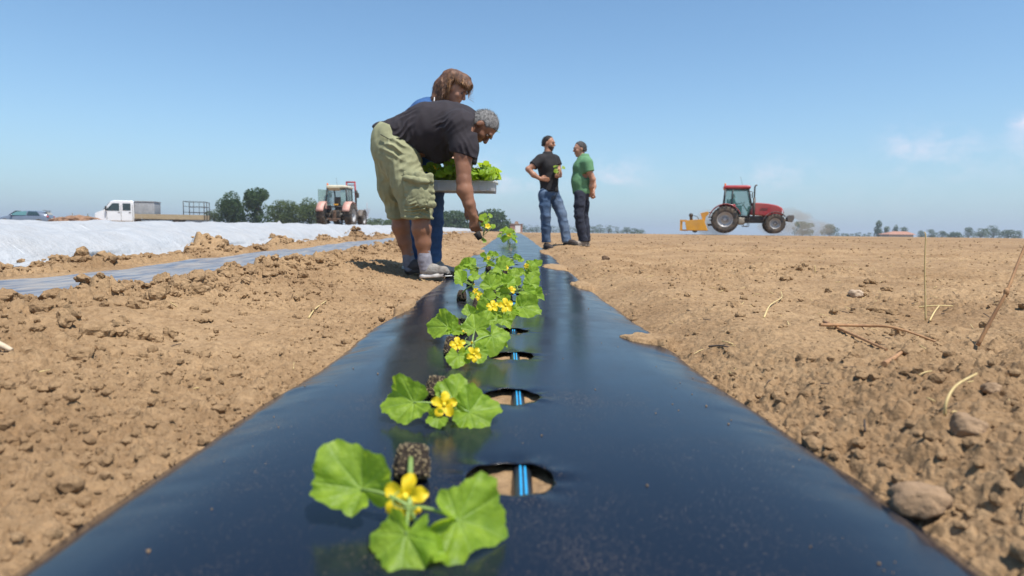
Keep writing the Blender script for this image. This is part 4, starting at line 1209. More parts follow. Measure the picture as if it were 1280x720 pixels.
def seed_tray():
    x0, x1 = P(539, 230, 5.12).x, P(620.5, 230, 5.12).x
    z0, z1 = P(580, 238.5, 5.05).z, P(580, 225.5, 5.05).z
    root = empty('seedling_tray', ((x0 + x1) / 2, 5.24, z0)); tag(root, 'white plastic tray of young melon seedlings held behind the bending man', 'tray')
    w, d, h = x1 - x0, .34, z1 - z0
    W = mat('tray_white', (.86, .87, .88), .45, (.62, .63, .64), 14, dirt=((.4, .33, .25), .3), trans=((.95, .95, .95), .6))
    b = MB(); t = .006
    b.box((0, 0, h * .12), (w - .03, d - .03, .008))
    for sy in (-1, 1):
        b.box((0, sy * (d / 2 - .008), h * .5), (w - .02, t, h), bev=.002)
        b.box((0, sy * (d / 2), h * .96), (w + .012, .022, .007), bev=.003)
    for sx in (-1, 1):
        b.box((sx * (w / 2 - .01), 0, h * .5), (t, d - .02, h), bev=.002)
        b.box((sx * (w / 2), 0, h * .963), (.022, d + .01, .007), bev=.003)
    for i in range(7): b.box((-w / 2 + w * (i + 1) / 8, -(d / 2 - .002), h * .45), (.008, .008, h * .85), bev=.003)
    b.build('shell', W, root)
    c = MB()
    for i in range(9): c.box((-w / 2 + w * (i + .5) / 9 + .02 * 0, 0, h * .55), (.004, d - .03, h * .7))
    for j in range(5): c.box((0, -d / 2 + d * (j + .5) / 5, h * .56), (w - .03, .004, h * .7))
    c.build('cell_divider', W, root)
    rs = random.Random(9); proto = []
    for v in range(4):
        b = small_plant('x', V3((0, 0, 0)), .19, 60 + v, nleaf=9, flower=(v % 2 == 0)); 
        me = None
        o = b.build('tray_seedling', [STEM, LEAF, PETAL]); proto.append(o)
    n = 0
    for i in range(9):
        for j in range(5):
            if n % 9 == 8 and j: n += 1; continue
            o = proto[n] if n < 4 else proto[n % 4].copy()
            if n >= 4: COL.objects.link(o)
            o.location = (x0 + w * (i + .5) / 9, 5.24 - d / 2 + d * (j + .5) / 5, z0 + h * .7)
            o.rotation_euler = (rs.uniform(-.2, .2), rs.uniform(-.2, .2) + (.5 if i == 8 else 0), rs.uniform(0, 6)); q = rs.uniform(.65, 1.0); o.scale = (q, q, q)
            tag(o, 'young leafy melon seedling standing in the white tray held behind the bending man', 'seedling', 'seedlings crowding the white tray')
            n += 1
seed_tray()

# ------------------------------------------------------------------ the two men talking
def talking_man(label, Y, head, f3, body, arms, legs, hair, shirt, trouser, skin, belly=None, hem=240, seed=1, hairline=.045, collar=None, shoes=None, beard=False, extra=None):
    gz = float(ground_z(np.array([legs[0][-1].x]), np.array([Y]), False)[0])
    root = stand_in_root('person', label, (body[0].x, Y, gz)); L = root.location
    f, u, r = frame(f3, (0, 0, 1)); c = head
    B = SDF(.008)
    B.chain(body, [.12, .105, .12, .10], .05)
    B.chain([body[-1], body[-1] * .4 + c * .6 - u * .03, c - u * .06 - f * .01], [.09, .058, .056], .03)
    add_head(B, c, f, u, r, 1.05)
    for a in arms:
        B.chain(a[0], [.060, .050, .042, .045, .028], .02)
        add_hand(B, a[0][-1], a[1], a[2], a[3], 1.0, a[4])
    for l in legs: B.chain(l, [.09, .065, .045], .03)
    B.build('body', skin, root); eyes(root, c, f, u, r, 1.05)
    hair_cap(c, f, u, r, 1.05, .006, .005, hairline - .026, -.045, seed=seed, amp=.005).build('hair', hair, root); fuzz(root, root.children[-1] if False else [q for q in COL.objects if q.parent is root and q.name.startswith('hair')][-1], hair, 1800, .022, .0016, -f - u * .3, seed)
    if beard:
        Q = SDF(.006); ax = (f, r, u)
        Q.ell(c + f * .024 - u * .050, (.0735, .0610, .070), ax, .01); Q.cap(c + f * .06 - u * .1, c + f * .06 - u * .1 + r * .01, .024, .024, .02)
        def qf(G, X, Yy, Z):
            du = (X - c.x) * u.x + (Yy - c.y) * u.y + (Z - c.z) * u.z; df = (X - c.x) * f.x + (Yy - c.y) * f.y + (Z - c.z) * f.z
            return np.maximum(np.maximum(G, du + .042), -df)
        Q.fn(qf); Q.noise(.004, 90, 2); Q.build('beard', mat('beard_stubble', (.06, .035, .025), .9), root)
    S = SDF(.008)
    S.chain(body, [.155, .145, .155, .125], .05)
    if belly: S.ell(belly[0], belly[1], k=.05)
    for a in arms:
        p = a[0]; S.cap(p[0], p[1], .092, .080, .05)
    sh0, sh1 = arms[0][0][0], arms[1][0][0]; S.cap(sh0 * .9 + sh1 * .1, sh1 * .9 + sh0 * .1, .082, .082, .05)
    S.cap(body[-1] + V3((0, 0, .05)), body[-1] + V3((0, 0, .10)), .085, .068, .02)
    S.noise(.014, (9, 9, 7), seed + 3); S.noise(.007, (22, 22, 16), seed + 4)
    zh = P(686, hem, Y).z
    def sf(G, X, Yy, Z):
        G = np.maximum(G, zh - Z + .004 * np.sin(X * 40)); 
        for a in arms:      # sleeve ends
            p = a[0]; d = (p[1] - p[0]).normalized(); e = p[1] + d * .01
            dd = (X - e.x) * d.x + (Yy - e.y) * d.y + (Z - e.z) * d.z
            near_ = (X - e.x) ** 2 + (Yy - e.y) ** 2 + (Z - e.z) ** 2 < .13 ** 2
            G = np.where(near_ & (dd > 0), np.maximum(G, dd), G)
        nk = body[-1] + V3((0, 0, .115)); return np.maximum(G, Z - nk.z)
    S.fn(sf); so = S.build('polo_shirt', shirt, root)
    cb = MB(); n0 = body[-1] + V3((0, 0, .115)) - L
    cb.lathe([(.066, -.012), (.074, .010), (.084, -.006), (.094, -.036)], n0, (0, 0, 1), 20); cb.build('collar', shirt, so)
    T = SDF(.008)
    T.chain([body[0] + V3((0, 0, .02)), body[0] - V3((0, 0, .05))], [.128, .132], .04)
    for l in legs:
        e = l[2] - V3((0, 0, .03))
        T.chain([l[0], (l[0] + l[1]) / 2, l[1], (l[1] + l[2]) / 2, e], [.100, .094, .080, .077, .076], .025)
    T.noise(.016, (9, 9, 12), seed + 11, ridged=True); T.noise(.008, 22, seed + 12)
    T.cut(V3((0, 0, min(l[2].z for l in legs) - .055)), (0, 0, -1)); T.cut(body[0] + V3((0, 0, .09)), (0, 0, 1))
    T.build('trousers', trouser, root)
    for l, d in zip(legs, shoes[0]):
        h = V3((l[2].x, l[2].y, 0)) - V3(d).normalized() * .06
        h.z = float(ground_z(np.array([h.x]), np.array([h.y]), False)[0]) + .004
        shoe(root, h, d, .29, .9, shoes[1], shoes[2])
    return root
Y = 10.7
talking_man('dark-haired man in black polo shirt and faded jeans with one hand on his hip', Y, P(686, 179.5, Y), (.88, -.42, -.12),
            [P(686.5, 237, Y), P(686, 224, Y), P(684.5, 208, Y), P(684.5, 199.5, Y)],
            [([P(675, 200, Y - .10), P(667, 207, Y - .16), P(660, 211.5, Y - .18), P(667, 218.5, Y - .19), P(675, 223.5, Y - .19)], V3((1, 0, -.05)), V3((.1, .9, -.3)), V3((0, -.2, 1)), .35),
             ([P(693, 200, Y + .12), P(697, 207, Y + .10), P(698.5, 214, Y + .05), P(697, 219, Y - .12), P(695.5, 220.5, Y - .22)], V3((.55, -.5, .1)), V3((-.5, .3, .6)), V3((0, 0, 1)), .8)],
            [[P(680.5, 243, Y - .07), P(682, 271, Y - .1), P(683, 299, Y - .05)], [P(692, 243, Y + .08), P(702, 268, Y + .02), P(708.5, 299, Y - .02)]],
            HAIR_DARK, SHIRT_BK, JEANS, SKIN_MID, seed=3, beard=True, hairline=.040,
            shoes=([(.4, -.9, 0), (.75, -.65, 0)], mat('brown_shoe', (.05, .035, .028), .7), mat('dark_sole', (.03, .025, .02), .8)))
talking_man('grey-haired man in green polo shirt and navy trousers with hands clasped behind his back', 10.75, P(724.5, 186.5, 10.75), (-.93, -.25, -.15),
            [P(727, 238, 10.75), P(726.5, 225, 10.75), P(728.5, 210, 10.75), P(730, 202, 10.75)],
            [([P(734, 204, 10.60), P(736.5, 214, 10.58), P(740.5, 224, 10.6), P(739.5, 233, 10.64), P(738.5, 239, 10.70)], V3((.4, .3, -.8)), V3((.3, .9, 0)), V3((-.8, .2, -.3)), .6),
             ([P(732, 204, 10.92), P(737, 214, 10.96), P(741.5, 224, 10.93), P(742, 233, 10.86), P(741.5, 238, 10.80)], V3((.1, -.3, -.9)), V3((-.8, -.5, 0)), V3((.3, -.9, 0)), .6)],
            [[P(725, 243, 10.68), P(723.5, 269, 10.66), P(729, 298, 10.70)], [P(729, 243, 10.86), P(729.5, 269, 10.86), P(732.5, 297, 10.9)]],
            HAIR_GREY if False else mat('pepper_hair', (.10, .09, .085), .8, (.035, .03, .03), 90, bump=.9, bscale=160), SHIRT_GR, TROUSER, SKIN_FAIR, seed=7, hem=242.5, hairline=.050,
            belly=(P(722.5, 227, 10.72), (.105, .12, .14)),
            shoes=([(-.93, -.3, 0), (-.93, -.2, 0)], mat('dusty_shoe', (.30, .25, .20), .9), mat('dusty_sole', (.22, .18, .14), .9)))
def hand_plant():
    p = P(697.5, 219, 10.44); root = empty('melon_seedling', p); tag(root, 'tiny seedling held in the hand of the man in the black polo shirt', 'seedling')
    b = small_plant('x', V3((0, 0, 0)), .16, 5, nleaf=5, flower=False); o = b.build('foliage', [STEM, LEAF, PETAL], root)
hand_plant()
# ------------------------------------------------------------------ melon seedlings laid out on the film
def make_leaf(parent, c, n, d, r, rs, hi=1.0, fold=.22, ruff=.07, cup=.28, label=None, ang=None):
    c = V3(c) - parent.location; n = V3(n).normalized(); d = V3(d); d = (d - n * d.dot(n)).normalized(); s = n.cross(d)
    na = int(168 * hi); nr = int(26 * hi)
    t = (np.arange(1, nr + 1) / nr)[:, None]; a = (-math.pi + 2 * math.pi * (np.arange(na) + .5) / na)[None, :]
    ph = rs.uniform(0, 6); ph2 = rs.uniform(0, 6)
    notch = (1 - .62 * np.exp(-((math.pi - np.abs(a)) / .26) ** 2)) * (.50 + .50 * np.cos(a / 2) ** .8)
    lobe = 1.02 + .105 * np.cos(a * 5 + .15 * math.sin(ph)) + .05 * math.cos(ph2) * np.sin(a) + .09 * np.cos(a) + .03 * np.sin(a * 3 + ph)
    saw = ((a * 19 / (2 * math.pi) + ph) % 1)
    ser = np.clip((t - .80) / .2, 0, 1) * (.075 * (1 - np.abs(saw * 2 - 1)) + .012 * np.sin(a * 57 + ph))
    R_ = r * t * notch * (lobe + ser)
    x = R_ * np.cos(a); y = R_ * np.sin(a)
    veins = [0, .72, -.72, 1.42, -1.42, 2.25, -2.25]
    vein = np.zeros_like(x); dm = np.full_like(x, 9.)
    for v in veins:
        dd = np.abs(np.angle(np.exp(1j * (a - v)))) * t; w = .018 + .022 * (1 - t)
        vein = np.maximum(vein, np.exp(-(dd / w) ** 2)); dm = np.minimum(dm, dd)
        for t0, sg in ((.30, 1), (.30, -1), (.52, 1), (.52, -1), (.72, 1), (.72, -1)):     # side veins
            ux = t * np.cos(a - v); uy = t * np.sin(a - v) * sg
            q = np.abs((uy - .02) - (ux - t0) * .85); on = (ux > t0) & (uy > 0) & (uy < .30)
            vein = np.maximum(vein, np.where(on, .55 * np.exp(-(q / .014) ** 2), 0))
    z = r * (fold * (np.abs(y) / r) ** 1.4 - cup * t ** 2 * (.6 + .4 * np.cos(a)) + ruff * 1.6 * t ** 1.6 * np.sin(a * 3 + ph) + ruff * t ** 2 * np.sin(a * 5 + ph) + .5 * ruff * t ** 3 * np.sin(a * 11 + ph2)
             + .05 * np.sqrt(np.clip(dm, 0, .3)) - .022 * vein + .075 * vnoise(x / r * 4 + ph, y / r * 4, 3) * t + .03 * vnoise(x / r * 11 + ph, y / r * 11, 4) * t)
    if ang is not None:      # the blade stands up above its stalk and flops over towards the front below it
        ca, sa = math.cos(ang), math.sin(ang); gx = x * ca - y * sa; gv = x * sa + y * ca
        right = V3((1, rs.uniform(-.35, .35), rs.uniform(-.2, .2))).normalized()
        U = V3((rs.uniform(-.2, .2), rs.uniform(.0, .4), 1)).normalized(); W = V3((rs.uniform(-.15, .15), .80, rs.uniform(.35, .62))).normalized()
        w = .5 + .5 * np.tanh(gv / (r * .22)); up = np.logaddexp(0, gv / (r * .16)) * r * .16 - math.log(2) * r * .16; lo = gv - up
        nv = right.cross(U) * 1.0; nw = right.cross(W)
        z2 = z + r * cup * t ** 2 * (.6 + .4 * np.cos(a)) * .55
        N_ = (w[..., None] * np.array(nv) + (1 - w[..., None]) * np.array(nw))
        if nv.y > 0: N_ = -N_
        co = np.array(c)[None, None] + gx[..., None] * np.array(right) + up[..., None] * np.array(U) + lo[..., None] * np.array(W) + z2[..., None] * N_
    else: co = np.array(c)[None, None] + x[..., None] * np.array(d) + y[..., None] * np.array(s) + z[..., None] * np.array(n)
    V = np.concatenate([[np.array(c)], co.reshape(-1, 3)])
    j = np.arange(na - 1)
    F3 = np.stack([0 * j, 1 + j, 2 + j], -1)
    i = np.arange(nr - 1)[:, None] * na; q = 1 + i + j[None]
    F4 = np.stack([q, q + na, q + na + 1, q + 1], -1).reshape(-1, 4)
    me = np_mesh('leaf', V, [F3, F4])
    at = me.attributes.new('vein', 'FLOAT', 'POINT'); at.data.foreach_set('value', np.concatenate([[1.], np.clip(vein * .55, 0, 1).ravel()]).astype(np.float32))
    o = link('leaf', me, LEAF, parent)
    if label: o['label'] = label
    return o

def root_plug(parent, c, w, h, rs, axis=(0, 0, 1), hi=4):
    v, f = ico(5 if hi > 3 else 4)
    ax = V3(axis).normalized(); a = V3((1, .3, 0)); a = (a - ax * a.dot(ax)).normalized(); b = ax.cross(a)
    q = np.sign(v) * np.abs(v) ** .85                    # rounded block
    q = q / np.abs(q).max(1, keepdims=True) ** .62
    k = 1 - .24 * (q[:, 2:3] * .5 + .5)
    sd = rs.randint(0, 99)
    n = 1 + .10 * fbm(v[:, 0] * 6 + sd, v[:, 1] * 6 + v[:, 2] * 5, sd, 3)[:, None] + .11 * fbm(v[:, 0] * 22 + sd, v[:, 1] * 22 + v[:, 2] * 19, sd + 3, 2)[:, None]
    L = np.stack([q[:, 0] * w / 2 * k[:, 0], q[:, 1] * w / 2 * k[:, 0], q[:, 2] * h / 2], -1) * n
    W = L[:, :1] * np.array(a) + L[:, 1:2] * np.array(b) + L[:, 2:] * np.array(ax) + np.array(V3(c) - parent.location)
    o = link('root_plug', np_mesh('root_plug', W, f), PEAT, parent)
    g = MB(); nn = rs.sample(range(len(W)), 420 if hi > 3 else 120); cc = np.array(V3(c) - parent.location)
    for i in nn:
        p = W[i]; s = w * rs.uniform(.012, .045) 
        bm_v = [(s, 0, 0), (-s, 0, 0), (0, s * .8, 0), (0, -s * .9, 0), (0, 0, s * .8), (0, 0, -s * .7)]
        rt = Euler((rs.uniform(0, 6), rs.uniform(0, 6), 0)).to_matrix()
        g.add([V3(p) + rt @ V3(x) for x in bm_v], [(0, 2, 4), (2, 1, 4), (1, 3, 4), (3, 0, 4), (2, 0, 5), (1, 2, 5), (3, 1, 5), (0, 3, 5)])
    gr = g.build('grit', GRIT, o); tag(gr, kind='stuff')
    return o

def make_flower(parent, c, n, r, rs, name='flower', m=None):
    c = V3(c) - parent.location; n = V3(n).normalized(); a0 = n.orthogonal().normalized(); a1 = n.cross(a0); ph = rs.uniform(0, 1.2)
    b = MB()
    for i in range(5):
        an = ph + i * 2 * math.pi / 5 + rs.uniform(-.12, .12); tw = rs.uniform(-.25, .25); op = rs.uniform(.8, 1.15)
        d = a0 * math.cos(an) + a1 * math.sin(an); s = (n.cross(d) + n * tw).normalized()
        vs = []; NR = 9
        for k in range(NR):
            t = k / (NR - 1); w = .07 + .29 * math.sin(min(t * 1.25, 1) * math.pi * .62) * (1 if t < .8 else (1.02 - t) / .22 * .85 + .1)
            h = .30 * math.sin(t * 2.2) - .18 * t * t * op
            for q in (-1, -.5, 0, .5, 1):
                vs.append(c + d * r * (t * 1.0 + .03) + s * r * w * q + n * r * (h - .12 * (1 - abs(q)) + .05 * math.sin(t * 9 + i * 2 + q * 2)))
        b.add(vs, [(5 * k + q, 5 * k + 5 + q, 5 * k + 6 + q, 5 * k + 1 + q) for k in range(NR - 1) for q in range(4)], True)
    fl = b.build(name, m or PETAL, parent)
    z = MB(); z.ball(c + n * r * .10, r * .16, 10, (1, 1, 1.2)); z.build('flower_centre', mat('flower_eye', (.75, .60, .03), .6), fl)
    z = MB(); z.tube([c - n * r * .55, c - n * r * .2, c + n * r * .02], [r * .13, r * .16, r * .12], 8); z.build('calyx', STEM, fl)
    return fl

def bez(a, b, bow, n=7):
    a = V3(a); b = V3(b); m = (a + b) / 2 + V3(bow)
    return [a * (1 - t) ** 2 + m * 2 * t * (1 - t) + b * t * t for t in [i / (n - 1) for i in range(n)]]

def seedling(label, plug, leaves, flowers, seed, hi=1.0, hub=None, group='melon seedlings laid along the planting holes', plugh=.055, plugax=(0, .5, 1)):
    rs = random.Random(seed)
    pp = P(*plug[:3]); fz = float(film_z(np.array(pp.x), np.array(pp.y))); w = plug[3]
    pp.z = fz + w * .48
    root = empty('melon_seedling', (pp.x, pp.y, fz)); tag(root, label, 'seedling', group)
    L = root.location
    root_plug(root, pp, w, plugh, rs, plugax, 4 if hi > .6 else 3)
    H = P(*hub) if hub else pp + V3((.02, -.06, .02))
    def lift(p):
        g = float(film_z(np.array(p.x), np.array(p.y))) + .006
        if p.z < g: p.z = g
        return p
    H = lift(H)
    b = MB(); b.tube([q - L for q in bez(pp + V3((0, -.01, .01)), H, (0, 0, .012))], [.0036] * 7, 8)
    for px, py, Y, r, ang, n in leaves:
        c = lift(P(px, py, Y)); a = R(ang)
        d = V3((math.cos(a), -.25, math.sin(a)))
        nn = V3(n) if n else V3((rs.uniform(-.35, .35), rs.uniform(-.85, -.5), rs.uniform(.45, .8)))
        make_leaf(root, c, nn, d, r * .92, rs, hi, fold=rs.uniform(.1, .5), ruff=rs.uniform(.07, .14), cup=rs.uniform(.35, .75), ang=(a if n is None or rs.random() < 2 else None))
        b.tube([q - L for q in bez(H, c, (0, 0, rs.uniform(.0, .018)))], [.0025, .0024, .0022, .002, .002, .0019, .0018], 6)
    for fq in flowers:
        px, py, Y, r = fq[:4]; c = lift(P(px, py, Y))
        make_flower(root, c, V3((rs.uniform(-.4, .4), -.85, rs.uniform(.2, .6))), r, rs)
        b.tube([q - L for q in bez(H, c + V3((0, r * .5, 0)), (0, 0, .004))], .0017, 6)
    # a curled tendril and a small bud
    b.tube([H - L + V3((.012 * math.sin(t) * (1 + t * .1), -.012 + .004 * t * math.cos(t), .006 * t * .5)) for t in [k * .5 for k in range(12)]], .0009, 5)
    b.build('stem', STEM, root)
    bd = MB(); c = H - L + V3((rs.uniform(-.015, .015), -.02, .004)); bd.tube([c, c + V3((.001, -.006, .004)), c + V3((.002, -.012, .008))], [.0015, .0035, .001], 8); bd.build('bud', PETAL, root)
    return root

seedling('nearest melon seedling, with three big leaves and an open yellow flower', (515, 592, .855, .052),
         [(572, 650, .672, .056, -25, (-.12, -.62, .75)), (452, 612, .735, .058, 128, (.42, -.80, .35)), (508, 668, .645, .043, -100, (-.05, -.50, .85)), (536, 690, .635, .020, 60, (.2, -.7, .6))],
         [(507, 621, .715, .026)], 11, 1.0, hub=(512, 634, .70), plugh=.046)
seedling('second melon seedling from the camera, with a pointed leaf standing upright behind its flower', (546, 492, 1.28, .048),
         [(517, 503, 1.13, .054, 195, (.12, -.72, .62)), (586, 515, 1.115, .052, 12, (-.15, -.68, .70)), (567, 499, 1.19, .044, 82, (-.55, -.80, .12)), (549, 522, 1.09, .024, 215, None), (571, 512, 1.12, .018, 30, None)],
         [(555, 506, 1.10, .023)], 12, 1.0, hub=(560, 507, 1.13), plugh=.046)
seedling('third melon seedling from the camera, two flowers drooping in front of its dark root plug', (565, 434, 1.76, .047),
         [(573, 444, 1.60, .036, -80, (-.1, -.85, .5)), (595, 440, 1.62, .035, -60, (.3, -.8, .5)), (614, 419, 1.70, .052, -65, (-.35, -.75, .5)), (594, 412, 1.78, .042, 100, (.4, -.8, .3)), (622, 428, 1.72, .024, -20, None)],
         [(572, 431, 1.62, .021), (592, 443, 1.56, .020)], 13, .8, hub=(590, 430, 1.66))
seedling('fourth melon seedling from the camera, a round ribbed leaf spread to the far left', (577, 402, 2.12, .05),
         [(560, 409, 1.96, .062, 175, (.15, -.7, .65)), (566, 413, 1.93, .032, 10, None), (605, 402, 1.98, .035, 60, None), (588, 392, 2.1, .03, 120, None)],
         [(582, 412, 1.9, .012)], 14, .8, hub=(578, 412, 1.97))
seedling('fifth melon seedling from the camera, one big toothed leaf hanging out to the right', (596, 390, 2.38, .05),
         [(653, 384, 2.18, .062, -35, (-.25, -.78, .55)), (611, 388, 2.16, .052, 200, (.1, -.75, .6)), (638, 389, 2.15, .034, -80, None), (622, 392, 2.12, .04, -110, None), (630, 399, 2.05, .03, -60, None), (609, 374, 2.3, .034, 90, None)],
         [(632, 382, 2.12, .026), (616, 383, 2.12, .022)], 15, .7, hub=(630, 387, 2.18))
def auto_seedling(label, px, py, Y, seed, wide, n, hi=.5):
    """py: height of the middle of the foliage in the picture"""
    rs = random.Random(seed); k = 800 / Y; lv = []
    for i in range(n):
        a = rs.uniform(0, 6.28); q = rs.uniform(.25, 1)
        lv.append((px + math.cos(a) * wide * q * k, py - math.sin(a) * .06 * k * q, Y + rs.uniform(-.10, .06), rs.uniform(.030, .047), math.degrees(a) + rs.uniform(-25, 25), None))
    fl = [(px + rs.uniform(-.6, .8) * wide * k, py + rs.uniform(-.03, .04) * k, Y - .12, rs.uniform(.016, .022)) for i in range(rs.choice((0, 1, 1)))]
    seedling(label, (px - .05 * k, py + .02 * k, Y + .08, .05), lv, fl, seed, hi, hub=(px, py, Y))
auto_seedling('sixth melon seedling from the camera, with pale leaves', 612, 366, 2.72, 21, .11, 7)
auto_seedling('melon seedling right of the sixth, a five-pointed yellow flower standing up over the film', 648, 363, 2.95, 22, .10, 6)
auto_seedling('melon seedling with darker leaves at the left end of the middle cluster', 590, 357, 3.1, 23, .09, 6)
auto_seedling('melon seedling in the middle cluster whose leaves overlap the holes', 634, 350, 3.4, 24, .10, 6)
auto_seedling('melon seedling on the left of the far cluster', 598, 336, 4.0, 25, .12, 7)
auto_seedling('melon seedling at the centre of the far cluster with two flowers', 620, 335, 4.3, 26, .11, 7)
auto_seedling('melon seedling at the right of the far cluster with one leaf set apart', 655, 336, 4.3, 27, .11, 7)
auto_seedling('melon seedling in the far cluster next to the dark upright leaf', 640, 325, 4.9, 28, .12, 6, .4)
auto_seedling('farthest melon seedling of the cluster, left of the line of holes', 618, 324, 5.3, 29, .12, 6, .4)
def far_plants():
    for x, Y_, k, lb in ((-.05, 11.5, .30, 'light green plants standing far along the film, nearer pair'), (-.10, 13.5, .32, 'light green plants standing far along the film, just before the hut')):
        z = float(film_z(np.array(x), np.array(Y_))); root = empty('melon_plant', (x, Y_, z)); tag(root, lb, 'seedling')
        b = small_plant('x', V3((0, 0, 0)), k, int(Y_ * 3), nleaf=12, flower=True); b.build('foliage', [STEM, LEAF, PETAL], root)
far_plants()

# ------------------------------------------------------------------ dry stalks and litter
STRAW = mat('straw', (.62, .48, .22), .7, (.50, .36, .15), 60)
STALKM = mat('brown_stalk', (.42, .23, .10), .75, (.26, .13, .06), 50, stretch=(1, 1, .3))
def stalk(label, pts, r, m, name='dry_stalk', node=None):
    ps = [P(*p) for p in pts]
    root = empty(name, ps[0]); tag(root, label, 'dry stalk')
    # smooth path
    q = []
    for i in range(len(ps) - 1):
        for t in (0, .25, .5, .75):
            a, b = ps[max(i - 1, 0)], ps[i]; c, d = ps[i + 1], ps[min(i + 2, len(ps) - 1)]
            q.append(.5 * ((2 * b) + (c - a) * t + (2 * a - 5 * b + 4 * c - d) * t * t + (-a + 3 * b - 3 * c + d) * t ** 3))
    q.append(ps[-1]); n = len(q)
    b = MB(); b.tube([p - root.location for p in q], [r * (1.1 - .5 * i / n) for i in range(n)], 8)
    b.build('stem', m, root)
    if node is not None:
        b = MB(); b.ball(q[int(node * n)] - root.location, r * 1.55, 10, (1, 1, 1.6)); b.build('node', m, root)
    return root
def gy(px, py):     # distance at which the picture point lies on the soil
    Y = 8.0
    for k in range(400):
        p = P(px, py, Y)
        if p.z > float(ground_z(np.array([p.x]), np.array([Y]), False)[0]): break
        Y *= .985
    return Y
def lay(pts, lift=.0): return [(x, y, gy(x, y) if Yv is None else Yv) for x, y, Yv in pts]
Y1 = gy(1157, 400)
stalk('tall thin pale straw standing upright in the right field', [(1157, 402, Y1), (1156.5, 370, Y1), (1156, 330, Y1), (1157, 296, Y1), (1155.5, 290, Y1)], .0032, STRAW)
Y2 = gy(1222, 430)
stalk('thick brown reed with a knot leaning at the right edge of the photo', [(1222, 432, Y2), (1240, 398, Y2), (1258, 365, Y2), (1272, 330, Y2 + .03), (1282, 305, Y2 + .05)], .0052, STALKM, node=.5)
Y3 = gy(1180, 432)
stalk('upper, longer one of the two crossed brown stalks, arching over the soil', [(1025, 406, gy(1025, 410)), (1075, 407, Y3 + .15), (1120, 410, Y3 + .08), (1180, 431, Y3)], .0048, STALKM)
stalk('lower, straight one of the two crossed brown stalks', [(1030, 402, gy(1030, 406)), (1070, 420, gy(1070, 422)), (1108, 437, gy(1108, 438))], .0052, STALKM)
stalk('short split brown reed piece below the crossed stalks', [(1105, 455, gy(1105, 456)), (1118, 447, gy(1118, 449)), (1127, 440, gy(1127, 444))], .006, STALKM)
Y4 = gy(1181, 518)
stalk('bent yellow blade of straw arching up on the right', [(1181, 519, Y4), (1183, 502, Y4), (1195, 482, Y4 + .02), (1221, 467, Y4 + .04)], .0026, STRAW)
stalk('pale straw lying flat near the foot of the tall thin one', [(1147, 384, gy(1147, 386)), (1170, 382, gy(1170, 385)), (1191, 382.5, gy(1191, 385))], .0034, STRAW)
stalk('short pale straw leaning to the right of the tall thin one', [(1162, 401, gy(1162, 402)), (1168, 390, gy(1168, 398)), (1174, 382, gy(1174, 394))], .003, STRAW)
stalk('crooked straw lying on the soil in the middle of the right field', [(955, 397, gy(955, 398)), (963, 381, gy(963, 383)), (977, 372, gy(977, 375)), (976, 364, gy(976, 370))], .003, STRAW)
stalk('tiny upright straw stub in the right field', [(1019, 341, gy(1019, 341)), (1018.5, 332, gy(1019, 341))], .005, STRAW)
stalk('curved pale straw lying on the trodden soil left of the film', [(386, 397, gy(386, 397)), (394, 386, gy(394, 387)), (408, 376, gy(408, 377))], .0035, STRAW)
stalk('pale wood splinter at the left edge of the photo', [(-4, 429, gy(0, 432)), (5, 433, gy(5, 435)), (15, 438, gy(15, 438))], .008, mat('pale_wood', (.62, .50, .36), .8, (.45, .34, .22), 40))
stalk('thin dark twig lying in the right foreground soil', [(886, 433, gy(886, 433)), (900, 432, gy(900, 433)), (912, 434, gy(912, 435))], .003, mat('dark_twig', (.07, .05, .04), .9))
def straw_litter():
    rs = random.Random(12); b = MB(); n = 0
    while n < 620:
        ang = R(rs.uniform(-41, 41)); D = .8 + 24 * rs.random() ** 1.2; x = math.sin(ang) * D; y = math.cos(ang) * D
        if not (x > .55 or -1.8 < x < -.55): continue
        if x < 0 and rs.random() < .7: continue
        n += 1
        z = float(ground_z(np.array([x]), np.array([y]), True)[0]); l = rs.uniform(.012, .05) * (1 + D * .03); a = rs.uniform(0, 6.28); w = rs.uniform(.0007, .0016) * (1 + D * .06)
        d = V3((math.cos(a) * l / 2, math.sin(a) * l / 2, rs.uniform(-.1, .35) * l)); c = V3((x, y, z + .003))
        b.cur = 0 if rs.random() < .7 else 1
        b.tube([c - d, c + V3((0, 0, l * .04)), c + d], w, 4)
    o = b.build('straw_litter', [STRAW, mat('dark_twig', (.07, .05, .04), .9)]); tag(o, 'bits of straw and twig strewn over the bare soil', 'straw', kind='stuff')
straw_litter()

# litter beside the bending man's shoes
def scraps():
    v, f = ico(4); rs = np.random.RandomState(2)
    p = P(570, 326, 4.9); g = float(ground_z(np.array([p.x]), np.array([4.9]), False)[0])
    q = v * np.array([.060, .05, .028]); q = q * (1 + .9 * fbm(v[:, 0] * 3, v[:, 1] * 3 + v[:, 2] * 4, 5, 3))[:, None]
    o = link('crumpled_bag', np_mesh('crumpled_bag', q, f, False), mat('black_plastic', (.012, .012, .012), .35)); o.location = (p.x - .03, 4.9, g + .03)
    tag(o, 'crumpled black plastic on the soil in front of the bending man\'s shoes', 'plastic scrap')
    p = P(574, 331, 4.78); g = float(ground_z(np.array([p.x]), np.array([4.78]), False)[0])
    b = MB(); b.box((0, 0, .012), (.085, .030, .006), Euler((0, -.18, .55)).to_matrix(), bev=.002)
    b.tube([V3((-.05, -.03, .012)), V3((-.10, -.05, .010))], .005, 8)
    o = b.build('planting_tool', mat('offwhite_plastic', (.66, .64, .58), .6)); o.location = (p.x, 4.78, max(g, .0) + .004)
    tag(o, 'small off-white plastic scoop lying at the film edge by the shoes', 'hand tool')
scraps()
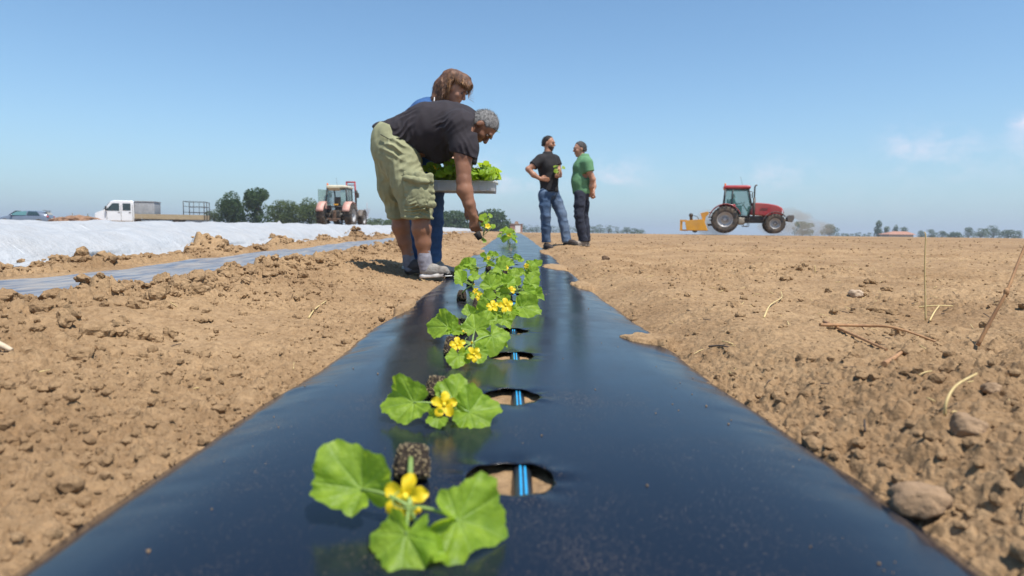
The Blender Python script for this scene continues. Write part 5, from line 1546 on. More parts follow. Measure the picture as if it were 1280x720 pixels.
# ------------------------------------------------------------------ vehicles
RUBBER = mat('tyre_rubber', (.035, .032, .030), .85, (.02, .02, .02), 12, dirt=((.26, .18, .11), .75))
RIM = mat('rim_silver', (.50, .50, .50), .45, (.38, .37, .36), 6, metal=.3, dirt=((.3, .22, .15), .5))
BLACKM = mat('black_machine', (.022, .022, .022), .5, dirt=((.22, .16, .10), .6))
RED = mat('tractor_red', (.42, .018, .020), .32, (.34, .015, .018), 3, coat=.4, dirt=((.34, .20, .14), .55))
PINKR = mat('sun_faded_red', (.60, .36, .29), .6, (.50, .22, .17), 3, dirt=((.6, .40, .33), .6))
CREAM = mat('cream_roof_paint', (.60, .56, .42), .6, (.5, .46, .34), 4, dirt=((.4, .33, .22), .5))
YELLOW = mat('implement_yellow', (.72, .34, .015), .45, (.60, .27, .012), 4, dirt=((.40, .27, .14), .5))
def glass(name, col, a):
    m = mat(name, col, .06, spec=.7, alpha=a); return m
CABG = glass('green_tinted_glass', (.10, .30, .27), .42)
CABG2 = glass('dusty_cab_glass', (.26, .40, .36), .55)
DARKG = glass('dark_car_glass', (.03, .055, .06), .93)

def wheel(parent, c, r, w, lugs, rim_r, rimm=RIM, out=-1):
    b = MB(); c = V3(c)
    prof = [(rim_r, -w * .42), (rim_r + .02, -w * .46), (r * .86, -w * .5), (r * .955, -w * .42), (r * .965, 0), (r * .955, w * .42), (r * .86, w * .5), (rim_r + .02, w * .46), (rim_r, w * .42)]
    b.lathe(prof, c, (0, 1, 0), 48)
    for i in range(lugs):
        for sd in (-1, 1):
            an = 2 * math.pi * (i + (.5 if sd > 0 else 0)) / lugs
            rad = V3((math.cos(an), 0, math.sin(an))); tg = V3((-math.sin(an), 0, math.cos(an)))
            for k in range(3):
                y = sd * w * (.06 + .17 * k); sh = .10 * r * (k - .2) * .55
                M = Matrix((tg, V3((0, 1, 0)), rad)).transposed()
                b.box(c + rad * (r * .975 - .012 * k) + tg * sh * -1 + V3((0, y + sd * .02, 0)), (.085 * r, w * .19, r * .075), M)
    t = b.build('wheel', RUBBER, parent)
    q = MB(); h = w * .18
    q.lathe([(rim_r + .005, out * w * .43), (rim_r * .93, out * w * .43), (rim_r * .90, out * w * .20), (rim_r * .62, out * w * .05), (rim_r * .40, out * w * .12), (rim_r * .38, out * w * .22), (rim_r * .20, out * w * .24), (.001, out * w * .26)], c, (0, 1, 0), 32)
    q.lathe([(rim_r + .005, -out * w * .40), (rim_r * .5, -out * w * .1), (.001, -out * w * .1)], c, (0, 1, 0), 24)
    rr = q.build('rim', rimm, t)
    q = MB()
    for i in range(8):
        an = i * math.pi / 4; q.lathe([(.028, 0), (.028, .03), (.001, .03)], c + V3((math.cos(an) * rim_r * .30, out * w * .235, math.sin(an) * rim_r * .30)), (0, out, 0), 6)
    q.build('bolt', BLACKM, t)
    return t

def arc_fender(b, c, r, a0, a1, w, th, n=14):
    """curved mudguard: band of width w around a wheel"""
    c = V3(c); vs = []
    for i in range(n + 1):
        a = R(a0 + (a1 - a0) * i / n)
        for rr in (r, r + th):
            for y in (-w / 2, w / 2): vs.append(c + V3((math.cos(a) * rr, y, math.sin(a) * rr)))
    fs = []
    for i in range(n):
        k = i * 4
        fs += [(k, k + 4, k + 5, k + 1), (k + 2, k + 3, k + 7, k + 6), (k, k + 2, k + 6, k + 4), (k + 1, k + 5, k + 7, k + 3)]
    fs += [(0, 1, 3, 2), (n * 4, n * 4 + 2, n * 4 + 3, n * 4 + 1)]
    b.add(vs, fs, True)

def tractor(root, red, roofm, glassm, detail_rear=False):
    RW, FW = .95, .88
    for s in (-1, 1):
        wheel(root, (0, s * RW, .79), .79, .52, 20, .44, out=s)
        wheel(root, (2.78, s * FW, .575), .575, .40, 18, .30, out=s)
    b = MB(); b.tube([(0, -.75, .79), (0, .75, .79)], .16, 12); b.tube([(2.78, -.72, .56), (2.78, .72, .56)], .09, 10)
    b.box((.15, 0, .85), (.9, .55, .55), bev=.06); b.box((1.5, 0, .82), (2.2, .42, .42), bev=.05); b.box((2.9, 0, .85), (.7, .40, .30), bev=.04)
    b.build('chassis', BLACKM, root)
    # bonnet
    b = MB(); prof = [(1.42, 1.10), (1.42, 1.80), (1.9, 1.80), (2.45, 1.745), (2.9, 1.65), (3.16, 1.52), (3.28, 1.30), (3.24, 1.08), (2.4, 1.02)]
    b.prism(prof, (0, 0, 0), (1, 0, 0), (0, 0, 1), (0, 1, 0), .84, smooth=False, bev=.13); bn = b.build('bonnet', red, root)
    for s in (-1, 1):
        q = MB()
        for i in range(5): q.box((2.0 + i * .085, s * .395, 1.40 + i * .0), (.05, .05, .20), Euler((0, .5, 0)).to_matrix())
        q.build('side_grille', BLACKM, bn)
        q = MB(); q.prism([(3.02, 1.34), (3.22, 1.36), (3.25, 1.16), (3.06, 1.14)], (0, s * .33, 0), (1, 0, 0), (0, 0, 1), (0, 1, 0), .16, bev=.1); q.build('headlight', mat('lamp_glass', (.75, .78, .80), .15), bn)
        q = MB(); q.prism([(1.6, 1.62), (2.7, 1.56), (3.0, 1.47), (2.6, 1.50), (1.6, 1.575)], (0, s * .402, 0), (1, 0, 0), (0, 0, 1), (0, 1, 0), .03); q.build('stripe', BLACKM, bn)
    q = MB(); q.prism([(3.08, 1.02), (3.10, 1.52), (3.20, 1.46), (3.30, 1.28), (3.27, 1.05)], (0, 0, 0), (1, 0, 0), (0, 0, 1), (0, 1, 0), .60, bev=.06); q.build('front_grille', BLACKM, bn)
    # cab
    b = MB(); lo, hi = [(-.10, 1.30), (.15, .95), (1.36, .95), (1.50, 1.62), (1.28, 2.60), (.00, 2.60)], None
    P8 = {'a': (-.12, 1.35), 'b': (-.02, 2.60), 'c': (1.28, 2.60), 'd': (1.48, 1.60), 'e': (1.30, .98)}
    for s in (-1, 1):
        def q3(k, y): return V3((P8[k][0], s * y, P8[k][1]))
        b.tube([q3('a', .76), q3('b', .66)], .055, 6); b.tube([q3('c', .62), q3('d', .60)], .045, 6); b.tube([q3('d', .60), q3('e', .56)], .05, 6)
        b.tube([V3((.10, s * .78, 1.3)), V3((.34, s * .76, 1.0)), q3('e', .60)], .045, 6); b.tube([q3('b', .66), q3('c', .62)], .05, 6)
        b.tube([V3((.40, s * .70, 2.58)), V3((.34, s * .76, 1.05))], .035, 6)
    b.box((.62, 0, 1.0), (1.35, 1.2, .10), bev=.03); b.box((1.36, 0, 1.30), (.12, 1.0, .6), bev=.04)
    b.tube([(-.02, -.66, 2.6), (-.02, .66, 2.6)], .05, 6); b.tube([(1.28, -.62, 2.6), (1.28, .62, 2.6)], .05, 6); b.tube([(-.12, -.7, 1.35), (-.12, .7, 1.35)], .05, 6)
    cb = b.build('cab_frame', mat('cab_black', (.012, .012, .013), .5), root)
    for s in (-1, 1):
        g = MB(); g.add([(-.04, s * .735, 1.42), (.33, s * .745, 1.10), (.38, s * .69, 2.55), (.02, s * .675, 2.55)], [(0, 1, 2, 3)]); g.build('side_window', glassm, cb)
        g = MB(); g.add([(.37, s * .745, 1.08), (1.27, s * .60, 1.04), (1.46, s * .61, 1.60), (1.26, s * .635, 2.55), (.43, s * .69, 2.55)], [(0, 1, 2, 3, 4)]); g.build('door_window', glassm, cb)
    g = MB(); g.add([(1.47, -.58, 1.66), (1.47, .58, 1.66), (1.285, .60, 2.54), (1.285, -.60, 2.54)], [(0, 1, 2, 3)]); g.build('windscreen', glassm, cb)
    g = MB()
    if detail_rear:
        g.add([(-.10, -.70, 1.45), (-.10, -.30, 1.45), (-.03, -.30, 2.54), (-.03, -.64, 2.54)], [(0, 1, 2, 3)]); g.build('rear_window', glassm, cb); g = MB(); g.add([(-.10, .70, 1.45), (-.10, .36, 1.45), (-.03, .36, 2.54), (-.03, .64, 2.54)], [(0, 1, 2, 3)])
    else: g.add([(-.10, -.70, 1.45), (-.10, .70, 1.45), (-.03, .64, 2.54), (-.03, -.64, 2.54)], [(0, 1, 2, 3)])
    g.build('rear_window', glassm, cb)
    b = MB(); b.box((.62, 0, 2.71), (1.55, 1.42, .20), bev=.09); b.box((.62, 0, 2.80), (1.2, 1.1, .07), bev=.03); b.build('roof', roofm, root)
    for s in (-1, 1):
        b = MB(); arc_fender(b, (0, s * .90, .79), .90, 20, 165, .50, .035)
        b.box((.12, s * .70, 1.45), (.9, .08, .50), bev=.03); b.build('rear_fender', red, root)
        b = MB(); arc_fender(b, (2.78, s * .88, .575), .66, 35, 165, .40, .03); b.tube([(2.6, s * .5, .9), (2.6, s * .88, 1.22)], .03, 6); b.build('front_fender', mat('fender_grey', (.10, .09, .085), .7, dirt=((.28, .2, .13), .7)), root)
        b = MB(); b.tube([(1.30, s * .66, 2.45), (1.45, s * .95, 2.42)], .02, 6); b.box((1.47, s * .98, 2.22), (.05, .20, .34), bev=.02); b.build('mirror', BLACKM, root)
        b = MB(); b.box((.75, s * .62, .72), (.75, .38, .42), bev=.08); b.build('fuel_tank', BLACKM if s > 0 else mat('dusty_tank', (.30, .27, .22), .8, dirt=((.42, .32, .22), .6)), root)
        b = MB()
        for k in range(3): b.box((1.25 - k * .02, s * (.72 + .03 * k), .85 - k * .22), (.32, .20, .03))
        for dx in (-.15, .15): b.tube([(1.23 + dx, s * .72, .9), (1.2 + dx, s * .80, .38)], .015, 5)
        b.build('step', BLACKM, root)
    b = MB(); b.tube([(1.62, -.47, 1.0), (1.62, -.47, 1.4), (1.62, -.47, 2.1)], [.065, .075, .075], 12); b.tube([(1.62, -.47, 2.1), (1.62, -.47, 2.72), (1.66, -.47, 2.80), (1.74, -.47, 2.84)], .045, 10); b.build('exhaust', mat('exhaust_dark', (.05, .045, .04), .5, dirt=((.2, .13, .08), .5)), root)
    b = MB(); b.lathe([(.055, 0), (.055, .10), (.035, .15), (.001, .16)], (-.05, .62 if detail_rear else -.55, 2.80), (0, 0, 1), 12); b.build('beacon', mat('beacon_orange', (.85, .20, .02), .3), root)
    b = MB(); b.tube([(1.0, .3, 2.8), (.82, .32, 3.4)], .008, 5); b.build('aerial', BLACKM, root)
    # seat, wheel, hitch
    b = MB(); b.box((.40, 0, 1.38), (.50, .50, .12), bev=.04); b.box((.18, 0, 1.72), (.12, .48, .62), Euler((0, -.12, 0)).to_matrix(), bev=.05); b.box((.4, 0, 1.18), (.3, .3, .3)); b.build('seat', BLACKM, root)
    b = MB(); b.tube([V3((1.02, 0, 1.72)) + V3((math.cos(a) * .08, math.sin(a) * .20, math.cos(a) * .18)) for a in [k * math.pi / 8 for k in range(17)]], .018, 6); b.tube([(1.02, 0, 1.72), (1.3, 0, 1.3)], .03, 6); b.build('steering_wheel', BLACKM, root)
    for s in (-1, 1):
        b = MB(); b.tube([(-.2, s * .30, .55), (-.95, s * .42, .45)], .045, 6); b.tube([(-.15, s * .32, 1.15), (-.6, s * .38, .52)], .03, 6); b.build('hitch_arm', BLACKM, root)
    b = MB(); b.tube([(-.2, 0, 1.0), (-.95, 0, .95)], .035, 6); b.build('top_link', BLACKM, root)

def red_tractor():
    Y = 36.0; p = P(905, 291.2, Y)
    root = empty('tractor', (p.x, Y, p.z), R(-17)); tag(root, 'red tractor driving across the bare field, seen from its right side', 'tractor')
    root.scale = (.92,) * 3; tractor(root, RED, RED, CABG)
    b = MB(); b.tube([(3.25, -.2, .85), (3.55, -.2, .80)], .05, 8); b.tube([(3.25, .2, .85), (3.55, .2, .80)], .05, 8); b.prism([(3.5, .72), (3.46, .95), (3.58, 1.08), (3.84, 1.08), (3.88, .9), (3.78, .68)], (0, 0, 0), (1, 0, 0), (0, 0, 1), (0, 1, 0), .8, bev=.12)
    b.build('front_weight', mat('weight_grey', (.12, .11, .10), .7, dirt=((.28, .2, .13), .6)), root)
    b = MB(); b.prism([(1.46, 1.58), (1.60, 1.56), (1.60, 1.20), (1.46, 1.20)], (0, -.44, 0), (1, 0, 0), (0, 0, 1), (0, 1, 0), .05); b.build('side_panel', RED, root)
    # driver
    c0 = root.location
    d = empty('person', (c0.x + .39 * math.cos(R(17)), Y - .39 * math.sin(R(17)), c0.z + 1.33)); d.scale = (.92,) * 3; tag(d, 'driver in dark clothes seated inside the red tractor\'s cab', 'person')
    o = d.location
    S = SDF(.02); q = lambda x, y, z: o + V3((x, y, z))
    S.chain([q(0, 0, .10), q(-.04, 0, .30), q(-.02, 0, .50)], [.15, .16, .14], .05); S.cap(q(-.02, -.18, .50), q(-.02, .18, .50), .07, .07, .05); S.cap(q(-.01, 0, .55), q(.02, 0, .68), .055, .055, .03)
    f, u, r = frame((1, -.05, -.05), (0, 0, 1)); c = q(.03, 0, .78); add_head(S, c, f, u, r, 1.05)
    for s in (-1, 1):
        S.chain([q(-.02, s * .2, .48), q(.14, s * .25, .26), q(.40, s * .2, .34)], [.06, .045, .035], .03); S.chain([q(.02, s * .11, .10), q(.42, s * .14, .12), q(.45, s * .14, -.30)], [.09, .075, .05], .03)
        add_hand(S, q(.40, s * .2, .34), V3((1, 0, .3)), V3((.3, 0, -1)), V3((0, -s, 0)), 1.1, .9)
    S.build('body', SKIN_MID, d)
    S = SDF(.02); S.chain([q(0, 0, .08), q(-.04, 0, .30), q(-.02, 0, .50)], [.18, .185, .16], .05); S.cap(q(-.02, -.18, .50), q(-.02, .18, .50), .09, .09, .05)
    for s in (-1, 1): S.cap(q(-.02, s * .2, .48), q(.10, s * .25, .30), .085, .07, .03)
    S.build('shirt', SHIRT_DK, d)
    S = SDF(.02)
    for s in (-1, 1): S.chain([q(.02, s * .11, .10), q(.42, s * .14, .12), q(.45, s * .14, -.30)], [.11, .095, .08], .03)
    S.build('trousers', TROUSER, d)
    hair_cap(c, f, u, r, 1.05, .012, .012).build('hair', HAIR_DARK, d)
    # yellow implement behind
    im = empty('implement', (c0.x - .72 * math.cos(R(17)), Y + .72 * math.sin(R(17)), c0.z), R(-17)); im.scale = (.95,) * 3; tag(im, 'yellow soil-working implement hitched behind the red tractor', 'farm implement')
    b = MB(); b.prism([(-.15, .12), (-.42, .78), (-1.25, .72), (-1.45, .62), (-1.35, .12)], (0, 0, 0), (1, 0, 0), (0, 0, 1), (0, 1, 0), 2.2, bev=.03); hd = b.build('hood', YELLOW, im)
    b = MB(); b.prism([(-.42, .60), (-.62, 1.15), (-.50, 1.18), (-.22, 1.25), (-.12, 1.15), (-.30, .95), (-.36, .55)], (0, 0, 0), (1, 0, 0), (0, 0, 1), (0, 1, 0), .35, bev=.05); b.build('headstock', YELLOW, im)
    b = MB()
    for s in (-1, 1):
        b.box((-1.52, s * .9, .70), (.38, .08, .07)); b.box((-1.70, s * .9, .42), (.07, .08, .60)); b.box((-1.52, s * .9, .14), (.38, .08, .07))
    b.box((-1.70, 0, .70), (.08, 1.9, .08)); b.box((-1.70, 0, .14), (.08, 1.9, .06)); b.build('rear_frame', YELLOW, im)
    b = MB(); b.tube([(-.9, -1.0, .14), (-.9, 1.0, .14)], .14, 12); b.build('roller', BLACKM, im)
    b = MB(); b.tube([(-1.12, -.3, .74), (-1.14, -.3, .98)], .09, 10); b.ball((-1.14, -.3, 1.02), .13, 10); b.tube([(-1.0, -.3, 1.0), (-.8, -.25, .95), (-.7, -.2, .8)], .018, 6); b.build('hydraulic_motor', BLACKM, im)
    b = MB(); b.tube([(-.15, -.1, 1.2), (.35, -.1, 1.12)], .025, 6); b.tube([(-.10, .1, .75), (.4, .1, .78)], .03, 6); b.tube([(-.2, -.35, .5), (.3, -.4, .48)], .035, 6); b.build('linkage', BLACKM, im)
red_tractor()

def faded_tractor():
    Y = 44.0; p = P(421.5, 283.5, Y)
    root = empty('tractor', (p.x, Y, p.z), R(86)); tag(root, 'old tractor with cream roof and faded pink mudguards, seen from behind beyond the white tunnels', 'tractor')
    root.scale = (1.0,) * 3
    tractor(root, PINKR, CREAM, CABG2, True)
    b = MB(); b.box((-.22, .12, 2.55), (.45, .80, .035), Euler((0, .42, 0)).to_matrix(), bev=.01); b.build('sun_flap', CREAM, root)
    b = MB()
    for y in (-.75, -.15): b.tube([(1.9, y, .9), (1.7, y, 2.3), (1.6, y, 3.15)], .06, 8)
    b.tube([(1.6, -.78, 3.15), (1.6, -.12, 3.15)], .06, 8); b.tube([(1.63, -.78, 2.95), (1.63, -.12, 2.95)], .03, 8); b.build('lift_mast', mat('mast_red', (.35, .04, .05), .6), root)
    g = MB(); g.box((.15, .98, 2.0), (.95, .03, 1.05), Euler((0, 0, -.5)).to_matrix()); g.build('open_door', CABG2, root)
    b = MB(); b.box((-.55, 0, .52), (.25, .9, .12), bev=.02); b.box((-.5, .0, .8), (.12, .20, .6), bev=.02); b.box((-.75, 0, .42), (.12, .5, .10)); b.build('drawbar', mat('rusty_iron', (.16, .09, .05), .9, (.10, .06, .04), 9), root)
    b = MB(); b.tube([(1.5, -.86, 1.2), (1.5, -.88, 2.4)], .05, 8); b.ball((1.5, -.88, 2.45), .10, 10, (1, 1, 1.6)); b.build('air_intake', BLACKM, root)
    b = MB(); b.box((-.1, .03, 1.50), (.1, .30, .10), bev=.02); b.build('yellow_box', YELLOW, root)
faded_tractor()

def truck():
    Y = 52.0; p = P(192.5, 285.0, Y); k = 1.0
    root = empty('flatbed_truck', (p.x, Y, p.z), R(194)); tag(root, 'white crew-cab flatbed truck with wooden side boards parked facing left', 'truck')
    WH = mat('truck_white', (.78, .79, .80), .35, (.72, .73, .74), 3, coat=.3)
    b = MB(); b.prism([(1.15, .48), (1.15, 2.02), (1.28, 2.13), (2.55, 2.13), (2.78, 2.05), (3.30, 1.36), (3.82, 1.16), (3.95, .85), (3.93, .48)], (0, 0, 0), (1, 0, 0), (0, 0, 1), (0, 1, 0), 1.9, bev=.07)
    body = b.build('cab', WH, root)
    for s in (-1, 1):
        y = s * .958
        g = MB(); g.prism([(2.16, 1.32), (2.16, 1.90), (2.62, 1.90), (3.06, 1.42), (3.02, 1.32)], (0, y, 0), (1, 0, 0), (0, 0, 1), (0, 1, 0), .02); g.build('front_window', DARKG, body)
        g = MB(); g.prism([(1.36, 1.35), (1.36, 1.90), (1.92, 1.90), (1.92, 1.35)], (0, y, 0), (1, 0, 0), (0, 0, 1), (0, 1, 0), .02); g.build('rear_window', DARKG, body)
        g = MB(); g.box((2.04, y, 1.15), (.02, .012, 1.2)); g.box((1.22, y, 1.15), (.02, .012, 1.2)); g.box((3.05, y, .95), (.02, .012, .7)); g.build('door_seam', BLACKM, body)
        g = MB(); g.box((2.18, y, 1.20), (.14, .04, .04)); g.box((1.42, y, 1.20), (.14, .04, .04)); g.build('door_handle', BLACKM, body)
        g = MB(); g.box((3.05, s * 1.12, 1.50), (.10, .16, .32), bev=.03); g.tube([(3.05, s * .95, 1.45), (3.05, s * 1.1, 1.45)], .02, 5); g.build('mirror', BLACKM, body)
        g = MB(); g.box((3.86, s * .72, 1.02), (.12, .30, .18), bev=.04); g.build('headlight', mat('lamp_glass', (.75, .78, .80), .15), body)
        for x in (3.1, -1.9):
            g = MB(); g.lathe([(.20, -.11), (.33, -.12), (.36, -.08), (.36, .08), (.33, .12), (.20, .11)], (x, s * .82, .36), (0, 1, 0), 28); w = g.build('wheel', RUBBER, root)
            g = MB(); g.lathe([(.21, s * .10), (.14, s * .05), (.001, s * .08)], (x, s * .82, .36), (0, 1, 0), 20); g.build('rim', RIM, w)
    g = MB(); g.add([(2.84, -.82, 2.02), (2.84, .82, 2.02), (3.34, .86, 1.38), (3.34, -.86, 1.38)], [(0, 1, 2, 3)]); g.build('windscreen', DARKG, body)
    b = MB(); b.box((-.9, 0, .50), (6.1, .75, .16)); b.box((-1.4, 0, .66), (5.1, 2.0, .07)); b.build('chassis', BLACKM, root)
    WOOD = mat('weathered_board', (.44, .35, .22), .85, (.30, .23, .14), 5, stretch=(1, 8, 12))
    b = MB()
    for s in (-1, 1):
        for k2 in range(3): b.box((-1.42, s * 1.0, .78 + k2 * .125), (5.0, .035, .115))
        for i in range(6): b.box((-3.9 + i * .99, s * 1.025, .90), (.05, .03, .40))
    b.build('side_boards', WOOD, root)
    b = MB()
    for k2 in range(3): b.box((-3.95, 0, .78 + k2 * .125), (.035, 2.0, .115))
    b.build('tailboard', WOOD, root)
    b = MB(); b.box((.40, 0, 1.50), (1.42, 1.75, 1.15), bev=.02)
    for i in range(7): b.box((-.20 + i * .20, -.885, 1.50), (.04, .02, 1.1)); b.box((-.20 + i * .20, .885, 1.50), (.04, .02, 1.1))
    b.box((.40, 0, 2.09), (1.5, 1.85, .05)); b.build('tool_box', mat('ribbed_grey_panel', (.36, .37, .38), .6, (.28, .29, .30), 4), root)
    b = MB()
    for y in (-.98, 0, .98): b.tube([(-3.98, y, .7), (-3.98, y, 2.16)], .035, 6); 
    for y in (-.98, .98):
        b.tube([(-2.45, y, .7), (-2.45, y, 2.18)], .035, 6); b.tube([(-3.2, y, 1.05), (-3.2, y, 2.16)], .02, 6)
        for z in (1.3, 1.75, 2.16): b.tube([(-2.45, y, z), (-3.98, y, z)], .022, 6)
    for z in (1.3, 1.75, 2.16): b.tube([(-3.98, -.98, z), (-3.98, .98, z)], .022, 6); b.tube([(-2.45, -.98, z), (-2.45, .98, z)], .022, 6) if z > 2 else None
    b.build('rack', mat('rack_iron', (.06, .06, .06), .6), root)
truck()

def car():
    Y = 60.0; p = P(33, 282.6, Y)
    root = empty('parked_car', (p.x, Y, p.z), R(196)); tag(root, 'grey-blue hatchback parked at the far left beyond the white tunnels', 'car')
    PAINT = mat('car_grey_blue', (.19, .22, .27), .3, (.17, .20, .25), 3, metal=.3, coat=.6)
    # sections along x: (x, half width, bottom, sill-belt height, roof height, half width at roof)
    sec = [(-2.10, .66, .34, .80, .82, .60), (-2.02, .80, .24, .92, 1.12, .62), (-1.80, .87, .20, .96, 1.34, .62), (-1.3, .89, .18, .97, 1.46, .62), (-.5, .90, .17, .95, 1.50, .63), (.3, .90, .17, .93, 1.46, .62), (.75, .90, .17, .91, 1.28, .62), (1.15, .89, .17, .89, .98, .66), (1.6, .86, .19, .80, .86, .60), (1.95, .78, .24, .68, .74, .52), (2.10, .62, .32, .56, .60, .42)]
    b = MB(); vs = []; m = 10
    for x, w, z0, zb, zr, wr in sec:
        half = [(w * .85, z0), (w, z0 + .12), (w * 1.0, (z0 + zb) / 2), (w * .97, zb), (wr, zr - .03 if zr > zb + .1 else zr)]
        ring = half + [(-y, z) for y, z in reversed(half)]
        vs += [(x, y, z) for y, z in ring]
    fs = []
    for i in range(len(sec) - 1):
        for k in range(m): k2 = (k + 1) % m; fs.append((i * m + k, i * m + k2, (i + 1) * m + k2, (i + 1) * m + k))
    fs += [tuple(range(m)), tuple(reversed(range((len(sec) - 1) * m, len(sec) * m)))]
    b.add(vs, fs, True); body = b.build('body', PAINT, root)
    md = body.modifiers.new('s', 'SUBSURF'); md.levels = 2; md.render_levels = 2
    for s in (-1, 1):
        def sd(x, z):      # on the glasshouse side
            t = (z - .95) / .52; return (x, s * (.885 - (.885 - .635) * t + .012), z)
        g = MB(); g.add([sd(-1.45, 1.02), sd(-.42, 1.0), sd(-.45, 1.38), sd(-1.15, 1.36)], [(0, 1, 2, 3)]); g.build('rear_side_window', DARKG, body)
        g = MB(); g.add([sd(-.34, 1.0), sd(.95, .98), sd(.42, 1.34), sd(-.37, 1.38)], [(0, 1, 2, 3)]); g.build('side_window', mat('teal_reflecting_glass', (.10, .22, .23), .1), body)
        g = MB(); g.box((.78, s * .99, 1.0), (.16, .18, .12), bev=.04); g.build('mirror', PAINT, body)
        g = MB(); g.box((-2.0, s * .68, .90), (.16, .24, .16), bev=.05); g.build('tail_light', mat('tail_red', (.50, .03, .03), .2), body)
        for x in (-1.32, 1.32):
            g = MB(); g.lathe([(.20, -.10), (.31, -.11), (.335, -.07), (.335, .07), (.31, .11), (.20, .10)], (x, s * .80, .335), (0, 1, 0), 28); w = g.build('wheel', RUBBER, root)
            g = MB(); g.lathe([(.22, s * .09), (.15, s * .06), (.001, s * .09)], (x, s * .80, .335), (0, 1, 0), 20); g.build('rim', RIM, w)
    g = MB(); g.add([(-1.985, -.52, 1.06), (-1.985, .52, 1.06), (-1.76, .50, 1.36), (-1.76, -.50, 1.36)], [(0, 1, 2, 3)]); o = g.build('rear_screen', mat('tan_dusty_glass', (.42, .38, .30), .3), body); o.location = (-.02, 0, .01)  # dusty rear screen in a pale tan tone
    g = MB(); g.box((-1.72, 0, 1.455), (.28, 1.1, .035), Euler((0, -.1, 0)).to_matrix(), bev=.01); g.build('spoiler', BLACKM, body)
    g = MB(); g.box((-2.12, 0, .42), (.12, 1.35, .30), bev=.05); g.build('bumper', mat('bumper_dark', (.03, .035, .04), .5), body)
    g = MB(); g.box((-2.125, 0, .72), (.02, .50, .11)); g.build('number_plate', mat('plate_white', (.7, .7, .7), .5), body)
    g = MB(); g.add([(1.12, -.60, .97), (1.12, .60, .97), (.55, .56, 1.385), (.55, -.56, 1.385)], [(0, 1, 2, 3)]); o = g.build('windscreen', DARKG, body); o.location = (.03, 0, .03)
car()

# ------------------------------------------------------------------ trees, hut, farmhouse, mast
def leafy(name, cols):
    return mat(name, cols[0], .7, cols[1], .55, trans=((cols[0][0] * 2.2, cols[0][1] * 2.2, cols[0][2]), .25))
TREE_D = leafy('dark_tree_leaves', ((.045, .085, .022), (.022, .048, .012)))
TREE_M = leafy('olive_tree_leaves', ((.085, .12, .035), (.05, .075, .022)))
TREE_L = leafy('light_bush_leaves', ((.13, .15, .05), (.08, .10, .03)))
BARK = mat('tree_bark', (.10, .075, .055), .95, (.06, .045, .03), 6)
def tree(name, label, cat, x0, x1, y0, y1, Y, m, seed, n=2600, group=None, blobs=None, trunk=.16, clumps=11):
    """crown fills picture box x0..x1, y0..y1 at distance Y; y1 = foot"""
    rs = np.random.RandomState(seed); a = P(x0, y1, Y); b_ = P(x1, y0, Y)
    w = (b_.x - a.x) * 1.22; cx = (a.x + b_.x) / 2; g = min(a.z, .36 if Y > 90 else a.z); h = b_.z - g
    root = empty(name, (cx, Y, g)); tag(root, label, cat, group)
    V = []; F = []; k = 0
    cl = []
    for i in range(clumps):
        t = i / max(clumps - 1, 1); an = rs.uniform(0, 6.28); rr = rs.uniform(.15, .66) if i else 0
        z = trunk + (1 - trunk) * rs.uniform(.22, .82); rad = rs.uniform(.24, .38) * (1.15 - .4 * abs(z - .55))
        cl.append((math.cos(an) * rr * w * .5, math.sin(an) * rr * w * .5, z * h, rad * w * .62, rad * h * .52))
    cl.append((0, 0, h * .80, w * .26, h * .20)); cl.append((0, 0, h * .42, w * .42, h * .27)); cl.append((w * .2, 0, h * .2, w * .26, h * .17)); cl.append((-w * .2, 0, h * .22, w * .26, h * .17))
    per = n // len(cl); s = max(w, h) * .030
    pts = []
    for (x, y, z, rw, rh) in cl:
        d = rs.normal(size=(per, 3)); d /= np.linalg.norm(d, axis=1)[:, None]; d *= (rs.uniform(.45, 1.08, per) ** .6)[:, None]
        pts.append(np.stack([x + d[:, 0] * rw, y + d[:, 1] * rw, z + d[:, 2] * rh], -1))
    C = np.concatenate(pts); C[:, 0] = np.clip(C[:, 0], -w * .53, w * .53); C[:, 2] = np.clip(C[:, 2], h * trunk * .6, h * 1.02)
    N = len(C); e1 = rs.normal(size=(N, 3)); e1 /= np.linalg.norm(e1, axis=1)[:, None]; e2 = np.cross(e1, rs.normal(size=(N, 3))); e2 /= np.linalg.norm(e2, axis=1)[:, None]
    sz = (s * rs.uniform(.5, 1.2, N))[:, None]
    V = np.stack([C - e1 * sz, C + e2 * sz * .6, C + e1 * sz, C - e2 * sz * .6], 1).reshape(-1, 3)
    F = np.arange(4 * N).reshape(-1, 4)
    link('crown', np_mesh('crown', V, F, False), m, root)
    b = MB(); b.tube([(0, 0, -.1), (w * .02, 0, h * .25), (-w * .02, 0, h * .6)], [h * .035, h * .026, h * .010], 8)
    for i in range(5):
        q = cl[rs.randint(len(cl) - 2)]; b.tube([(0, 0, h * .22), (q[0] * .6, q[1] * .6, q[2] * .75), (q[0], q[1], q[2])], [h * .016, h * .010, h * .004], 6)
    b.build('trunk', BARK, root)
G1 = 'trees beyond the white tunnels'; G2 = 'trees on the horizon at the right'
tree('broadleaf_tree', 'tall dark tree, the taller and right one of the pair beyond the white tunnels', 'tree', 305, 337, 234.5, 285, 112, TREE_D, 1, 6000, G1)
tree('broadleaf_tree', 'dark tree, the left one of the pair beyond the white tunnels', 'tree', 274, 305, 239, 285, 114, TREE_D, 2, 6000, G1)
tree('bush', 'low olive bush at the left foot of the pair of dark trees', 'bush', 259, 278, 261, 285, 116, TREE_M, 3, 2500, G1, trunk=.02)
tree('broadleaf_tree', 'smaller olive tree between the tall pair and the wide bush', 'tree', 334, 362, 250, 285, 120, TREE_M, 4, 4000, G1, trunk=.08)
